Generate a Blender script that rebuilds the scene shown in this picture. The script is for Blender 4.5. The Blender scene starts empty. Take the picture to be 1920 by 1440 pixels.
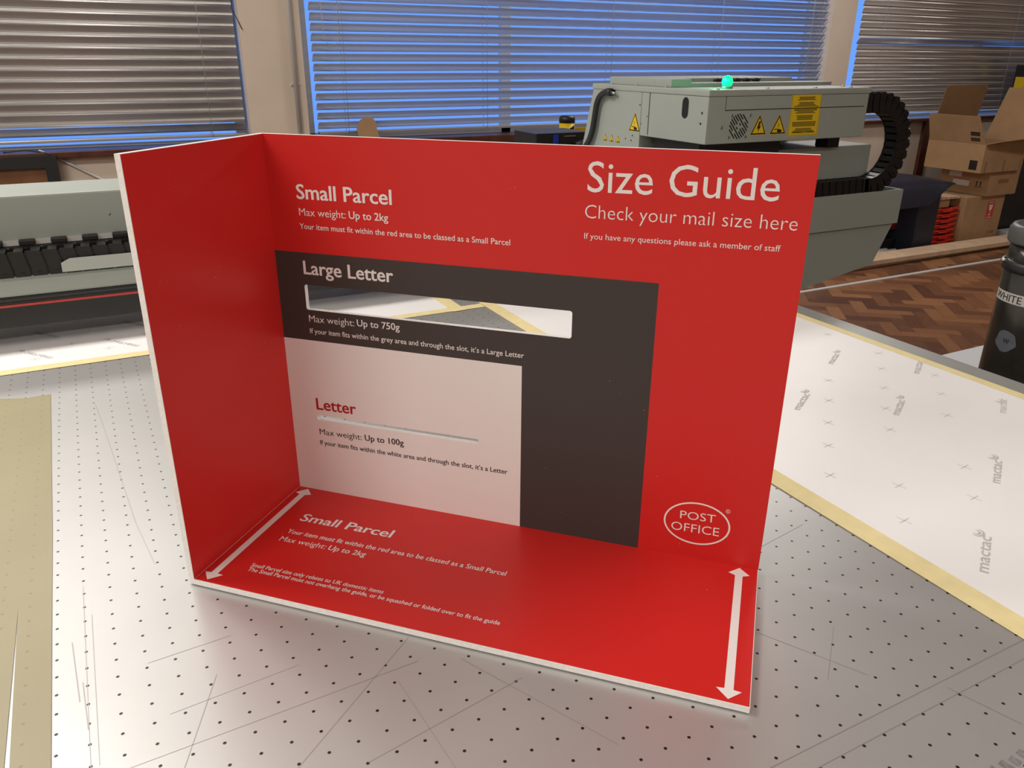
import bpy, bmesh, math, random
from mathutils import Vector, Matrix
random.seed(7)
S = bpy.context.scene
COL = S.collection
TZ = 0.85            # table top height above the floor (m)

# ------------------------------------------------------------------ camera
cam_d = bpy.data.cameras.new('camera'); cam = bpy.data.objects.new('camera', cam_d); COL.objects.link(cam)
right = Vector((0.8906, -0.4548, 0.0055)); down = Vector((-0.1704, -0.3449, -0.9230)); fwd = Vector((0.4217, 0.8211, -0.3847))
fwd.normalize(); right = (right - fwd * right.dot(fwd)).normalized(); down = fwd.cross(right).normalized()
m = Matrix((( right.x, -down.x, -fwd.x, -0.13045), (right.y, -down.y, -fwd.y, -0.73251), (right.z, -down.z, -fwd.z, 0.41853 + TZ), (0, 0, 0, 1)))
cam.matrix_world = m
cam_d.sensor_fit = 'HORIZONTAL'; cam_d.sensor_width = 36.0; cam_d.lens = 1477.347 / 1920 * 36.0
cam_d.clip_start = 0.01; cam_d.clip_end = 200
S.camera = cam

# ------------------------------------------------------------------ world, exposure, lights
S.view_settings.view_transform = 'Standard'; S.view_settings.look = 'None'
S.view_settings.gamma = 1.0; S.view_settings.use_curve_mapping = False
S.view_settings.exposure = 0.0
wd = bpy.data.worlds.new('dusk_sky'); S.world = wd; wd.use_nodes = True
bg = wd.node_tree.nodes['Background']; bg.inputs[0].default_value = (0.16, 0.36, 1.0, 1); bg.inputs[1].default_value = 1.2

def area(name, loc, sx, sy, power, col=(1.0, 0.955, 0.905), rot=(0, 0, 0)):
    d = bpy.data.lights.new(name, 'AREA'); d.shape = 'RECTANGLE'; d.size = sx; d.size_y = sy; d.energy = power; d.color = col
    o = bpy.data.objects.new(name, d); COL.objects.link(o); o.location = loc; o.rotation_euler = rot
    return o
area('ceiling_light', (-0.75, 2.75, 2.80), 1.5, 0.40, 24)
area('ceiling_light', (-1.25, 1.05, 2.80), 1.5, 0.30, 62)
area('ceiling_light', (-2.30, -1.10, 2.80), 0.3, 1.5, 52)
area('ceiling_light', (0.70, -2.90, 2.80), 1.5, 0.3, 50)
area('ceiling_light', (3.40, 2.70, 2.80), 1.5, 0.3, 42)
area('ceiling_light', (5.60, 0.60, 2.80), 1.5, 0.3, 26)

# ------------------------------------------------------------------ materials
def newmat(name):
    m = bpy.data.materials.new(name); m.use_nodes = True
    return m, m.node_tree.nodes['Principled BSDF'], m.node_tree
def P(name, col, rough=0.5, metal=0.0, spec=0.5, emit=None, es=0.0, noise=0.0, nscale=30.0, bump=0.0, bscale=200.0):
    m, b, t = newmat(name)
    b.inputs['Base Color'].default_value = (*col, 1); b.inputs['Roughness'].default_value = rough
    b.inputs['Metallic'].default_value = metal; b.inputs['Specular IOR Level'].default_value = spec
    if emit:
        b.inputs['Emission Color'].default_value = (*emit, 1); b.inputs['Emission Strength'].default_value = es
    if noise or bump:
        tc = t.nodes.new('ShaderNodeTexCoord')
    if noise:
        n = t.nodes.new('ShaderNodeTexNoise'); n.inputs['Scale'].default_value = nscale; n.inputs['Detail'].default_value = 6
        t.links.new(tc.outputs['Object'], n.inputs['Vector'])
        mr = t.nodes.new('ShaderNodeMapRange'); mr.inputs[1].default_value = 0.3; mr.inputs[2].default_value = 0.7
        mr.inputs[3].default_value = 1 - noise; mr.inputs[4].default_value = 1 + noise
        t.links.new(n.outputs[0], mr.inputs[0])
        mx = t.nodes.new('ShaderNodeMix'); mx.data_type = 'RGBA'; mx.blend_type = 'MULTIPLY'; mx.inputs[0].default_value = 1
        mx.inputs[6].default_value = (*col, 1); t.links.new(mr.outputs[0], mx.inputs[7]); t.links.new(mx.outputs[2], b.inputs['Base Color'])
    if bump:
        n2 = t.nodes.new('ShaderNodeTexNoise'); n2.inputs['Scale'].default_value = bscale; n2.inputs['Detail'].default_value = 4
        t.links.new(tc.outputs['Object'], n2.inputs['Vector'])
        bp = t.nodes.new('ShaderNodeBump'); bp.inputs['Strength'].default_value = bump; bp.inputs['Distance'].default_value = 0.001
        t.links.new(n2.outputs[0], bp.inputs['Height']); t.links.new(bp.outputs[0], b.inputs['Normal'])
    return m
M = {}
M['red'] = P('red_print', (0.60, 0.019, 0.016), 0.42, spec=0.4, bump=0.05, bscale=900)
M['dkgrey'] = P('dark_grey_print', (0.050, 0.041, 0.038), 0.45, spec=0.35)
M['white'] = P('white_print', (0.80, 0.77, 0.75), 0.42, spec=0.4)
M['ink'] = P('black_ink', (0.012, 0.008, 0.008), 0.5)
M['redink'] = P('red_ink', (0.42, 0.012, 0.012), 0.5)
M['core'] = P('white_foam_core', (0.86, 0.85, 0.83), 0.7, noise=0.05, nscale=300, bump=0.3, bscale=600)
M['paint'] = P('grey_machine_paint', (0.31, 0.345, 0.312), 0.45, bump=0.08, bscale=1500)
M['paint2'] = P('light_grey_machine_paint', (0.42, 0.455, 0.42), 0.4)
M['black'] = P('black_plastic', (0.012, 0.012, 0.013), 0.42)
M['chain'] = P('chain_plastic', (0.007, 0.007, 0.007), 0.42)
M['rubber'] = P('black_rubber', (0.015, 0.015, 0.017), 0.5)
M['darkmetal'] = P('dark_extrusion', (0.045, 0.048, 0.05), 0.3, metal=0.4)
M['redstripe'] = P('red_strip', (0.45, 0.05, 0.045), 0.4)
M['screw'] = P('steel_screw', (0.45, 0.45, 0.43), 0.3, metal=0.9)
M['darkhole'] = P('dark_recess', (0.004, 0.004, 0.004), 0.8)
M['yellow'] = P('yellow_sticker', (0.72, 0.50, 0.012), 0.45)
M['green'] = P('green_lamp', (0.0, 0.5, 0.2), 0.3, emit=(0.0, 0.9, 0.33), es=1.3)
M['wall'] = P('cream_wall_paint', (0.63, 0.53, 0.43), 0.75, noise=0.05, nscale=4, bump=0.15, bscale=60)
M['ceil'] = P('ceiling_paint', (0.75, 0.72, 0.66), 0.8, noise=0.03, nscale=3)
M['frame'] = P('window_frame_paint', (0.62, 0.62, 0.60), 0.5, noise=0.04, nscale=20)
M['brownwood'] = P('dark_brown_wood', (0.075, 0.022, 0.012), 0.35, noise=0.35, nscale=18)
M['slat'] = P('aluminium_slat', (0.56, 0.545, 0.53), 0.32, metal=0.75)
M['slat2'] = P('white_slat', (0.62, 0.62, 0.62), 0.4)
tn = M['slat2'].node_tree; _b = tn.nodes['Principled BSDF']; _t = tn.nodes.new('ShaderNodeBsdfTranslucent'); _t.inputs[0].default_value = (0.62, 0.68, 0.78, 1)
_m = tn.nodes.new('ShaderNodeMixShader'); _m.inputs[0].default_value = 0.5; tn.links.new(_b.outputs[0], _m.inputs[1]); tn.links.new(_t.outputs[0], _m.inputs[2]); tn.links.new(_m.outputs[0], tn.nodes['Material Output'].inputs[0])
M['cord'] = P('blind_cord', (0.40, 0.40, 0.42), 0.6)
M['card'] = P('cardboard', (0.36, 0.215, 0.105), 0.8, noise=0.08, nscale=9)
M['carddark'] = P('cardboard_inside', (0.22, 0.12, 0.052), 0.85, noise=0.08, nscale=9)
M['cardtape'] = P('brown_tape', (0.25, 0.15, 0.075), 0.35)
M['cream'] = P('cream_masking_tape', (0.84, 0.72, 0.38), 0.6, noise=0.05, nscale=60)
M['plasticwhite'] = P('white_plastic', (0.75, 0.75, 0.74), 0.4)
M['navy'] = P('navy_plastic', (0.012, 0.014, 0.028), 0.45)
M['cratered'] = P('red_plastic', (0.62, 0.035, 0.02), 0.4)
M['drawer'] = P('dark_red_plastic', (0.16, 0.008, 0.008), 0.45)
M['plank'] = P('pale_timber', (0.56, 0.40, 0.26), 0.6, noise=0.12, nscale=14)
M['conduit'] = P('grey_conduit', (0.55, 0.54, 0.52), 0.45)
M['print'] = P('pale_grey_print', (0.55, 0.53, 0.53), 0.6)
M['print2'] = P('faint_grey_print', (0.66, 0.64, 0.63), 0.6)
M['labelwhite'] = P('white_label', (0.6, 0.56, 0.52), 0.5)
M['labelred'] = P('red_label', (0.50, 0.05, 0.04), 0.5)
M['scratch'] = P('scratch_mark', (0.37, 0.35, 0.34), 0.45, metal=0.5)
M['smudge'] = P('ink_smudge', (0.26, 0.255, 0.25), 0.5, metal=0.3, noise=0.3, nscale=300)
M['blue'] = P('blue_plastic', (0.01, 0.04, 0.35), 0.4)
M['blackpaint'] = P('black_cabinet_paint', (0.010, 0.012, 0.013), 0.45)
M['smoke'] = P('smoky_tube_plastic', (0.022, 0.019, 0.016), 0.18, spec=0.6, noise=0.3, nscale=20)
M['capgrey'] = P('grey_cap_plastic', (0.075, 0.08, 0.073), 0.4)
M['lbl'] = P('grey_label', (0.42, 0.41, 0.39), 0.5)
M['patch'] = P('grey_blue_patch', (0.085, 0.095, 0.115), 0.5)
M['chrome'] = P('chrome', (0.7, 0.7, 0.68), 0.12, metal=1.0)
M['whitecap'] = P('cool_white_board', (0.62, 0.64, 0.65), 0.5)

# release paper: white, silky
M['paper'] = P('white_release_paper', (0.93, 0.92, 0.915), 0.38, spec=0.35, noise=0.02, nscale=6)

# translucent tan tape laid over the perforated plate is done with the same perforation pattern, faint
def perforated(name, base, hole, rough, metal, r, noise):
    m, b, t = newmat(name)
    N = t.nodes; L = t.links
    def math_(op, a=None, bb=None, c=None):
        n = N.new('ShaderNodeMath'); n.operation = op
        for i, v in enumerate((a, bb, c)):
            if v is None: continue
            if isinstance(v, (int, float)): n.inputs[i].default_value = v
            else: L.new(v, n.inputs[i])
        return n.outputs[0]
    geo = N.new('ShaderNodeNewGeometry')
    mp = N.new('ShaderNodeMapping'); mp.vector_type = 'TEXTURE'
    mp.inputs['Location'].default_value = (LAT0[0], LAT0[1], 0); mp.inputs['Rotation'].default_value = (0, 0, math.radians(0.68))
    mp.inputs['Scale'].default_value = (LATS, LATS, 1)
    L.new(geo.outputs['Position'], mp.inputs['Vector'])
    sx = N.new('ShaderNodeSeparateXYZ'); L.new(mp.outputs[0], sx.inputs[0])
    def cell(o):
        f = math_('FRACT', math_('ADD', o, 0.5)); return math_('SUBTRACT', f, 0.5)
    cx = cell(sx.outputs[0]); cy = cell(sx.outputs[1])
    d = math_('SQRT', math_('ADD', math_('MULTIPLY', cx, cx), math_('MULTIPLY', cy, cy)))
    rr = r / LATS
    mk = N.new('ShaderNodeMapRange'); mk.inputs[1].default_value = rr * 0.92; mk.inputs[2].default_value = rr * 1.08
    mk.inputs[3].default_value = 1; mk.inputs[4].default_value = 0; L.new(d, mk.inputs[0])
    tc = N.new('ShaderNodeTexCoord')
    nz = N.new('ShaderNodeTexNoise'); nz.inputs['Scale'].default_value = 9; nz.inputs['Detail'].default_value = 8; L.new(tc.outputs['Object'], nz.inputs['Vector'])
    mr = N.new('ShaderNodeMapRange'); mr.inputs[1].default_value = 0.3; mr.inputs[2].default_value = 0.7; mr.inputs[3].default_value = 1 - noise; mr.inputs[4].default_value = 1 + noise
    L.new(nz.outputs[0], mr.inputs[0])
    mx = N.new('ShaderNodeMix'); mx.data_type = 'RGBA'; mx.blend_type = 'MULTIPLY'; mx.inputs[0].default_value = 1; mx.inputs[6].default_value = (*base, 1)
    L.new(mr.outputs[0], mx.inputs[7])
    m2 = N.new('ShaderNodeMix'); m2.data_type = 'RGBA'; L.new(mk.outputs[0], m2.inputs[0]); L.new(mx.outputs[2], m2.inputs[6]); m2.inputs[7].default_value = (*hole, 1)
    L.new(m2.outputs[2], b.inputs['Base Color'])
    if metal:
        L.new(math_('MULTIPLY', math_('SUBTRACT', 1.0, mk.outputs[0]), metal), b.inputs['Metallic'])
    b.inputs['Roughness'].default_value = rough
    return m
LAT0 = (0.23422, -0.43544); LATS = 0.019613
M['plate'] = perforated('perforated_aluminium', (0.53, 0.53, 0.52), (0.008, 0.006, 0.005), 0.40, 0.60, 0.0012, 0.025)
M['tan'] = perforated('tan_tape', (0.33, 0.295, 0.17), (0.255, 0.225, 0.12), 0.4, 0.0, 0.0012, 0.05)

def parquet():
    m, b, t = newmat('herringbone_parquet'); N = t.nodes; L = t.links
    def mt(op, a=None, bb=None):
        n = N.new('ShaderNodeMath'); n.operation = op
        for i, v in enumerate((a, bb)):
            if v is None: continue
            if isinstance(v, (int, float)): n.inputs[i].default_value = v
            else: L.new(v, n.inputs[i])
        return n.outputs[0]
    geo = N.new('ShaderNodeNewGeometry'); mp = N.new('ShaderNodeMapping')
    w = 0.074; k = 3.0
    mp.inputs['Rotation'].default_value = (0, 0, math.radians(38)); L.new(geo.outputs['Position'], mp.inputs['Vector'])
    sx = N.new('ShaderNodeSeparateXYZ'); L.new(mp.outputs[0], sx.inputs[0])
    X = mt('DIVIDE', sx.outputs[0], w); Y = mt('DIVIDE', sx.outputs[1], w)
    ix = mt('FLOOR', X); iy = mt('FLOOR', Y)
    # herringbone on the unit grid with 1 x k blocks: s = (ix - iy) mod 2k ; s<k -> horizontal block, else vertical
    s = mt('FLOORED_MODULO', mt('SUBTRACT', ix, iy), 2 * k)
    hor = mt('LESS_THAN', s, k - 0.5)
    # ids
    hx = mt('SUBTRACT', ix, s); hy = iy
    vs = mt('SUBTRACT', 2 * k - 1, s)
    vx = ix; vy = mt('SUBTRACT', iy, vs)
    def sel(a, bb): return mt('ADD', mt('MULTIPLY', hor, a), mt('MULTIPLY', mt('SUBTRACT', 1.0, hor), bb))
    idx = sel(hx, mt('ADD', vx, 37.3)); idy = sel(hy, mt('ADD', vy, 11.7))
    cb = N.new('ShaderNodeCombineXYZ'); L.new(idx, cb.inputs[0]); L.new(idy, cb.inputs[1])
    wn = N.new('ShaderNodeTexWhiteNoise'); wn.noise_dimensions = '2D'; L.new(cb.outputs[0], wn.inputs['Vector'])
    # in-block coordinates for seams
    a = sel(mt('SUBTRACT', X, hx), mt('SUBTRACT', Y, vy)); c = sel(mt('SUBTRACT', Y, iy), mt('SUBTRACT', X, ix))
    ea = mt('MINIMUM', a, mt('SUBTRACT', k, a)); ec = mt('MINIMUM', c, mt('SUBTRACT', 1.0, c)); e = mt('MINIMUM', ea, ec)
    seam = N.new('ShaderNodeMapRange'); seam.inputs[1].default_value = 0.0; seam.inputs[2].default_value = 0.03; seam.inputs[3].default_value = 0.45; seam.inputs[4].default_value = 1.0; L.new(e, seam.inputs[0])
    # grain
    gv = N.new('ShaderNodeCombineXYZ'); L.new(mt('MULTIPLY', a, 0.5), gv.inputs[0]); L.new(mt('MULTIPLY', c, 7.0), gv.inputs[1]); L.new(mt('MULTIPLY', wn.outputs[0], 50.0), gv.inputs[2])
    gn = N.new('ShaderNodeTexNoise'); gn.inputs['Scale'].default_value = 1.5; gn.inputs['Detail'].default_value = 5; L.new(gv.outputs[0], gn.inputs['Vector'])
    cr = N.new('ShaderNodeValToRGB'); cr.color_ramp.elements[0].color = (0.075, 0.028, 0.015, 1); cr.color_ramp.elements[1].color = (0.30, 0.135, 0.058, 1)
    el = cr.color_ramp.elements.new(0.5); el.color = (0.18, 0.075, 0.033, 1)
    L.new(mt('ADD', mt('MULTIPLY', wn.outputs[0], 0.8), mt('MULTIPLY', mt('SUBTRACT', gn.outputs[0], 0.4), 0.7)), cr.inputs[0])
    mx = N.new('ShaderNodeMix'); mx.data_type = 'RGBA'; mx.blend_type = 'MULTIPLY'; mx.inputs[0].default_value = 1
    L.new(cr.outputs[0], mx.inputs[6]); L.new(seam.outputs[0], mx.inputs[7]); L.new(mx.outputs[2], b.inputs['Base Color'])
    b.inputs['Roughness'].default_value = 0.42
    return m
M['border'] = P('plain_aluminium_border', (0.43, 0.44, 0.42), 0.42, metal=0.45, noise=0.03, nscale=15)
M['parquet'] = parquet()
def glass():
    m = bpy.data.materials.new('window_glass'); m.use_nodes = True; t = m.node_tree; t.nodes.clear()
    o = t.nodes.new('ShaderNodeOutputMaterial'); mix = t.nodes.new('ShaderNodeMixShader'); tr = t.nodes.new('ShaderNodeBsdfTransparent'); gl = t.nodes.new('ShaderNodeBsdfGlossy')
    gl.inputs['Roughness'].default_value = 0.02; tr.inputs[0].default_value = (0.93, 0.96, 0.97, 1)
    mix.inputs[0].default_value = 0.05
    t.links.new(tr.outputs[0], mix.inputs[1]); t.links.new(gl.outputs[0], mix.inputs[2]); t.links.new(mix.outputs[0], o.inputs[0])
    return m
M['glass'] = glass()

# ------------------------------------------------------------------ mesh helpers (all coordinates are world metres, z above floor)
OFF = {}
class MB:
    def __init__(s): s.v = []; s.f = []; s.m = []; s.sm = []
    def face(s, pts, mi=0, smooth=False):
        n = len(s.v); s.v += [tuple(p) for p in pts]; s.f.append(tuple(range(n, n + len(pts)))); s.m.append(mi); s.sm.append(smooth)
    def idx(s, verts, faces, mi=0, smooth=False):
        n = len(s.v); s.v += [tuple(p) for p in verts]
        for f in faces: s.f.append(tuple(i + n for i in f)); s.m.append(mi); s.sm.append(smooth)
    def box(s, x0, x1, y0, y1, z0, z1, mi=0, bev=0.0, fn=None):
        if bev <= 0:
            vs = [(x, y, z) for z in (z0, z1) for y in (y0, y1) for x in (x0, x1)]
            fs = [(0, 2, 3, 1), (4, 5, 7, 6), (0, 1, 5, 4), (2, 6, 7, 3), (0, 4, 6, 2), (1, 3, 7, 5)]
        else:
            bm = bmesh.new(); bmesh.ops.create_cube(bm, size=1)
            for v in bm.verts: v.co = Vector(((x0 + x1) / 2 + v.co.x * (x1 - x0), (y0 + y1) / 2 + v.co.y * (y1 - y0), (z0 + z1) / 2 + v.co.z * (z1 - z0)))
            bmesh.ops.bevel(bm, geom=bm.edges[:], offset=bev, segments=2, affect='EDGES', profile=0.6)
            bm.verts.index_update(); vs = [tuple(v.co) for v in bm.verts]; fs = [tuple(v.index for v in f.verts) for f in bm.faces]; bm.free()
        if fn: vs = [fn(*p) for p in vs]
        s.idx(vs, fs, mi); return s
    def prism(s, poly, d, mi=0, back=True):      # poly: list of 3D pts (planar, ccw seen from +d side), extruded by -d
        d = Vector(d); a = [Vector(p) for p in poly]; b = [p - d for p in a]; n = len(a)
        s.idx(a + b, [tuple(range(n))] + ([tuple(range(2 * n - 1, n - 1, -1))] if back else []) + [(i, i + n, (i + 1) % n + n, (i + 1) % n) for i in range(n)], mi); return s
    def tube(s, pts, r, n=10, mi=0, caps=True, smooth=True):
        pts = [Vector(p) for p in pts]; k = len(pts); rr = r if isinstance(r, (list, tuple)) else [r] * k
        ref = Vector((0, 0, 1)); vs = []
        for i, p in enumerate(pts):
            t = (pts[min(i + 1, k - 1)] - pts[max(i - 1, 0)]).normalized()
            u = ref.cross(t)
            if u.length < 1e-3: u = Vector((1, 0, 0)).cross(t)
            u.normalize(); w = t.cross(u).normalized()
            vs += [p + (u * math.cos(2 * math.pi * j / n) + w * math.sin(2 * math.pi * j / n)) * rr[i] for j in range(n)]
        fs = [(i * n + j, i * n + (j + 1) % n, (i + 1) * n + (j + 1) % n, (i + 1) * n + j) for i in range(k - 1) for j in range(n)]
        s.idx(vs, fs, mi, smooth)
        if caps:
            s.face(vs[:n][::-1], mi); s.face(vs[-n:], mi)
        return s
    def lathe(s, cx, cy, prof, n=32, mi=0):      # prof: (r,z) list
        vs = []; k = len(prof)
        for r, z in prof: vs += [(cx + r * math.cos(2 * math.pi * j / n), cy + r * math.sin(2 * math.pi * j / n), z) for j in range(n)]
        s.idx(vs, [(i * n + j, i * n + (j + 1) % n, (i + 1) * n + (j + 1) % n, (i + 1) * n + j) for i in range(k - 1) for j in range(n)], mi, True)
        if prof[0][0] > 1e-6: s.face(vs[:n][::-1], mi)
        if prof[-1][0] > 1e-6: s.face(vs[-n:], mi)
        return s
    def sphere(s, c, r, mi=0, n=20, zs=1.0, z0=-1.0):
        prof = []
        for i in range(n // 2 + 1):
            a = -math.pi / 2 + math.pi * i / (n // 2)
            if math.sin(a) >= z0 - 1e-6: prof.append((max(r * math.cos(a), 1e-5), c[2] + r * zs * math.sin(a)))
        return s.lathe(c[0], c[1], prof, n, mi)
    def build(s, name, mats, parent=None, sharp=40):
        if not isinstance(mats, (list, tuple)): mats = [mats]
        off = OFF.get(parent.name, Vector((0, 0, 0))) if parent else Vector((0, 0, 0))
        me = bpy.data.meshes.new(name); me.from_pydata([tuple(Vector(v) - off) for v in s.v], [], s.f)
        for k in mats: me.materials.append(M[k])
        for p, mi, sm in zip(me.polygons, s.m, s.sm): p.material_index = mi; p.use_smooth = sm
        bm = bmesh.new(); bm.from_mesh(me); bmesh.ops.remove_doubles(bm, verts=bm.verts, dist=1e-6); bmesh.ops.recalc_face_normals(bm, faces=bm.faces) if s.closed else None; bm.to_mesh(me); bm.free()
        o = bpy.data.objects.new(name, me); COL.objects.link(o)
        if parent: o.parent = parent
        OFF[o.name] = off
        return o
    closed = True
class Flat(MB): closed = False

def tag(o, label, cat, group=None, kind=None):
    o['label'] = label; o['category'] = cat
    if group: o['group'] = group
    if kind: o['kind'] = kind
    return o
def thing(name, loc, label, cat, group=None):
    o = bpy.data.objects.new(name, None); COL.objects.link(o); o.location = loc; o.empty_display_size = 0.05
    OFF[o.name] = Vector(loc); tag(o, label, cat, group); return o
def struct(o, label=None, cat=None):
    o['kind'] = 'structure'
    if label: o['label'] = label
    if cat: o['category'] = cat
    return o

# ------------------------------------------------------------------ lettering
_tc = {}
def text_geo(txt, weight=0.0, spacing=1.0):
    key = (txt, weight, spacing)
    if key in _tc: return _tc[key]
    c = bpy.data.curves.new('t', 'FONT'); c.body = txt; c.size = 1.0; c.offset = weight; c.space_character = spacing; c.fill_mode = 'FRONT'; c.resolution_u = 3
    o = bpy.data.objects.new('t', c); COL.objects.link(o)
    dg = bpy.context.evaluated_depsgraph_get(); me = bpy.data.meshes.new_from_object(o.evaluated_get(dg))
    vs = [(v.co.x, v.co.y) for v in me.vertices]; fs = [tuple(p.vertices) for p in me.polygons]
    bpy.data.objects.remove(o); bpy.data.curves.remove(c); bpy.data.meshes.remove(me)
    _tc[key] = (vs, fs); return vs, fs
CAPH = None
def put_text(mb, txt, fmap, x0, x1, y0, y1, cap, mi=0, weight=0.0, spacing=1.0):
    """text from (x0,y0) to (x1,y1) baseline, cap height cap, fmap(u,v)->world; weight>0 thickens the strokes"""
    global CAPH
    if CAPH is None:
        hv, _ = text_geo('H'); CAPH = max(v[1] for v in hv)
    vs, fs = text_geo(txt, min(weight, 0.0), spacing)
    a = min(v[0] for v in vs); b = max(v[0] for v in vs); wt = max(weight, 0.0)
    ux, uy = (x1 - x0) / (b - a + 2 * wt), (y1 - y0) / (b - a + 2 * wt); ln = math.hypot(ux, uy); nx, ny = -uy / ln, ux / ln; k = cap / (CAPH + 1.2 * wt)
    sh = [(0, 0)] if wt == 0 else [(math.cos(2 * math.pi * i / 6) * wt, 0.6 * math.sin(2 * math.pi * i / 6) * wt) for i in range(6)]
    for li, (dx, dy) in enumerate(sh):
        out = []
        for x, y in vs:
            X = x - a + wt + dx; Y = y + 0.6 * wt + dy
            out.append(fmap(x0 + X * ux + Y * k * nx, y0 + X * uy + Y * k * ny, 0.012 * li))
        mb.idx(out, fs, mi)
    return mb

# ------------------------------------------------------------------ room shell
RX0, RX1, RY0, RY1, RH = -3.6, 8.6, -4.2, 3.65, 2.85
struct(MB().box(RX0, RX1, RY0, RY1 + 0.25, -0.05, 0).build('floor', 'parquet'))
struct(MB().box(RX0, RX1, RY0, RY1 + 0.25, RH, RH + 0.05).build('ceiling', 'ceil'))
struct(MB().box(RX0 - 0.1, RX0, RY0, RY1 + 0.25, 0, RH).build('wall_left', 'wall'))
struct(MB().box(RX1, RX1 + 0.1, RY0, RY1 + 0.25, 0, RH).build('wall_right', 'wall'))
struct(MB().box(RX0, RX1, RY0 - 0.1, RY0, 0, RH).build('wall_front', 'wall'))
WINS = [(-3.0, 0.605), (0.905, 4.62), (4.85, 8.1)]; WB, WT = TZ - 0.02, 2.42
w = MB(); T0, T1 = RY1, RY1 + 0.25
w.box(RX0, RX1, T0, T1, 0, WB); w.box(RX0, RX1, T0, T1, WT, RH)
for a, b in [(RX0, WINS[0][0]), (WINS[0][1], WINS[1][0]), (WINS[1][1], WINS[2][0]), (WINS[2][1], RX1)]: w.box(a, b, T0, T1, WB, WT)
struct(w.build('wall_back', 'wall'))
sillz = [(TZ - 0.035, TZ - 0.006), (TZ - 0.10, TZ - 0.012), (TZ - 0.045, TZ - 0.022)]
for i, (a, b) in enumerate(WINS):
    root = thing('window_%d' % (i + 1), (a, RY1 + 0.14, WB), 'x', 'x'); del root['label']; del root['category']; root['kind'] = 'structure'
    fr = MB(); y0, y1 = RY1 + 0.14, RY1 + 0.18
    z0 = sillz[i][1]
    fr.box(a, b, y0, y1, z0, z0 + (0.012, 0.03, 0.012)[i]); fr.box(a, b, y0, y1, WT - 0.05, WT); fr.box(a, a + (0.05, 0.062, 0.02)[i], y0, y1, z0, WT); fr.box(b - 0.05, b, y0, y1, z0, WT)
    for mxx in ([-1.2] if i == 0 else [2.14] if i == 1 else [6.5]): fr.box(mxx - 0.03, mxx + 0.03, y0, y1, z0, WT)
    fr.build('window_frame', 'frame', root)
    MB().box(a + 0.02, b - 0.02, y0 + 0.016, y0 + 0.022, z0 + 0.01, WT - 0.01).build('window_pane', 'glass', root)
    sb = MB().box(a - 0.02, b + 0.02, RY1 - 0.05, RY1 + 0.0, sillz[i][0], sillz[i][1], bev=0.004); sb.box(a, b, RY1, RY1 + 0.14, sillz[i][0], sillz[i][1]); sb.build('window_sill', 'brownwood', root)

# ------------------------------------------------------------------ venetian blinds
def slat_mesh(mb, x0, x1, yc, zc, tilt, wdt=0.053, n=6):
    vs = []
    for i in range(n + 1):
        t = (i / n - 0.5) * wdt; h = 0.007 * (1 - (2 * i / n - 1) ** 2)
        # t<0 : room side edge
        y = yc + t * math.cos(tilt) - h * math.sin(tilt); z = zc + t * math.sin(tilt) + h * math.cos(tilt)
        vs += [(x0, y, z), (x1, y, z)]
    vs2 = [(x, y, z - 0.0006) for x, y, z in vs]; k = len(vs)
    fs = [(2 * i, 2 * i + 1, 2 * i + 3, 2 * i + 2) for i in range(n)]
    fs2 = [(k + 2 * i, k + 2 * i + 2, k + 2 * i + 3, k + 2 * i + 1) for i in range(n)]
    rim = [(0, 1, k + 1, k), (2 * n + 1, 2 * n, k + 2 * n, k + 2 * n + 1)] + [(2 * i, 2 * i + 2, k + 2 * i + 2, k + 2 * i) for i in range(n)] + [(2 * i + 3, 2 * i + 1, k + 2 * i + 1, k + 2 * i + 3) for i in range(n)]
    mb.idx(vs + vs2, fs + fs2 + rim, 0, True)
PITCH = 0.0485
def blind(x0, x1, tilt, zb, label, cords, opened=(), mat='slat'):
    yc = RY1 + 0.045
    root = thing('venetian_blind', (x0, yc, zb), label, 'blind', 'venetian blinds in the window wall')
    top = WT - 0.07; n = int((top - zb - 0.03) / PITCH)
    cache = {}
    for i in range(n):
        z = zb + 0.045 + i * PITCH; tl = tilt
        if i in opened: tl = opened[i]
        key = round(tl, 3)
        if key not in cache:
            mb = MB(); slat_mesh(mb, x0, x1, yc, zb, tl); o = mb.build('slat', mat, root); cache[key] = o
        else:
            o = cache[key].copy(); COL.objects.link(o)
        o.location = (0, 0, z - zb); o.rotation_euler = (0, random.uniform(-0.0006, 0.0006), 0)
    MB().box(x0, x1, yc - 0.026, yc + 0.026, zb, zb + 0.014, bev=0.003).build('bottom_rail', 'slat', root)
    MB().box(x0, x1, yc - 0.03, yc + 0.03, WT - 0.06, WT - 0.005, bev=0.003).build('head_rail', 'slat', root)
    for c in cords:
        mb = MB().tube([(c, yc - 0.03, zb), (c, yc - 0.03, WT - 0.05)], 0.0013, 6)
        mb.tube([(c, yc + 0.03, zb), (c, yc + 0.03, WT - 0.05)], 0.0013, 6); mb.build('ladder_cord', 'cord', root)
    return root
R = math.radians
b1 = blind(-2.98, 0.588, R(-84), TZ + 0.028, 'closed grey slatted blind in the leftmost window, glowing under the lamp', [-1.9, -0.75, 0.418], {0: R(-48)})
b2 = blind(0.966, 4.612, R(-45), TZ + 0.020, 'open slatted blind with blue dusk light showing between its slats, middle window', [1.124, 1.957, 2.805, 3.65, 4.45], mat='slat2')
b3 = blind(4.965, 8.05, R(-83), TZ + 0.002, 'closed grey slatted blind in the right window behind the cardboard boxes', [5.175, 6.72, 7.6], {10: R(-50)})
yl = RY1 - 0.005
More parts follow.
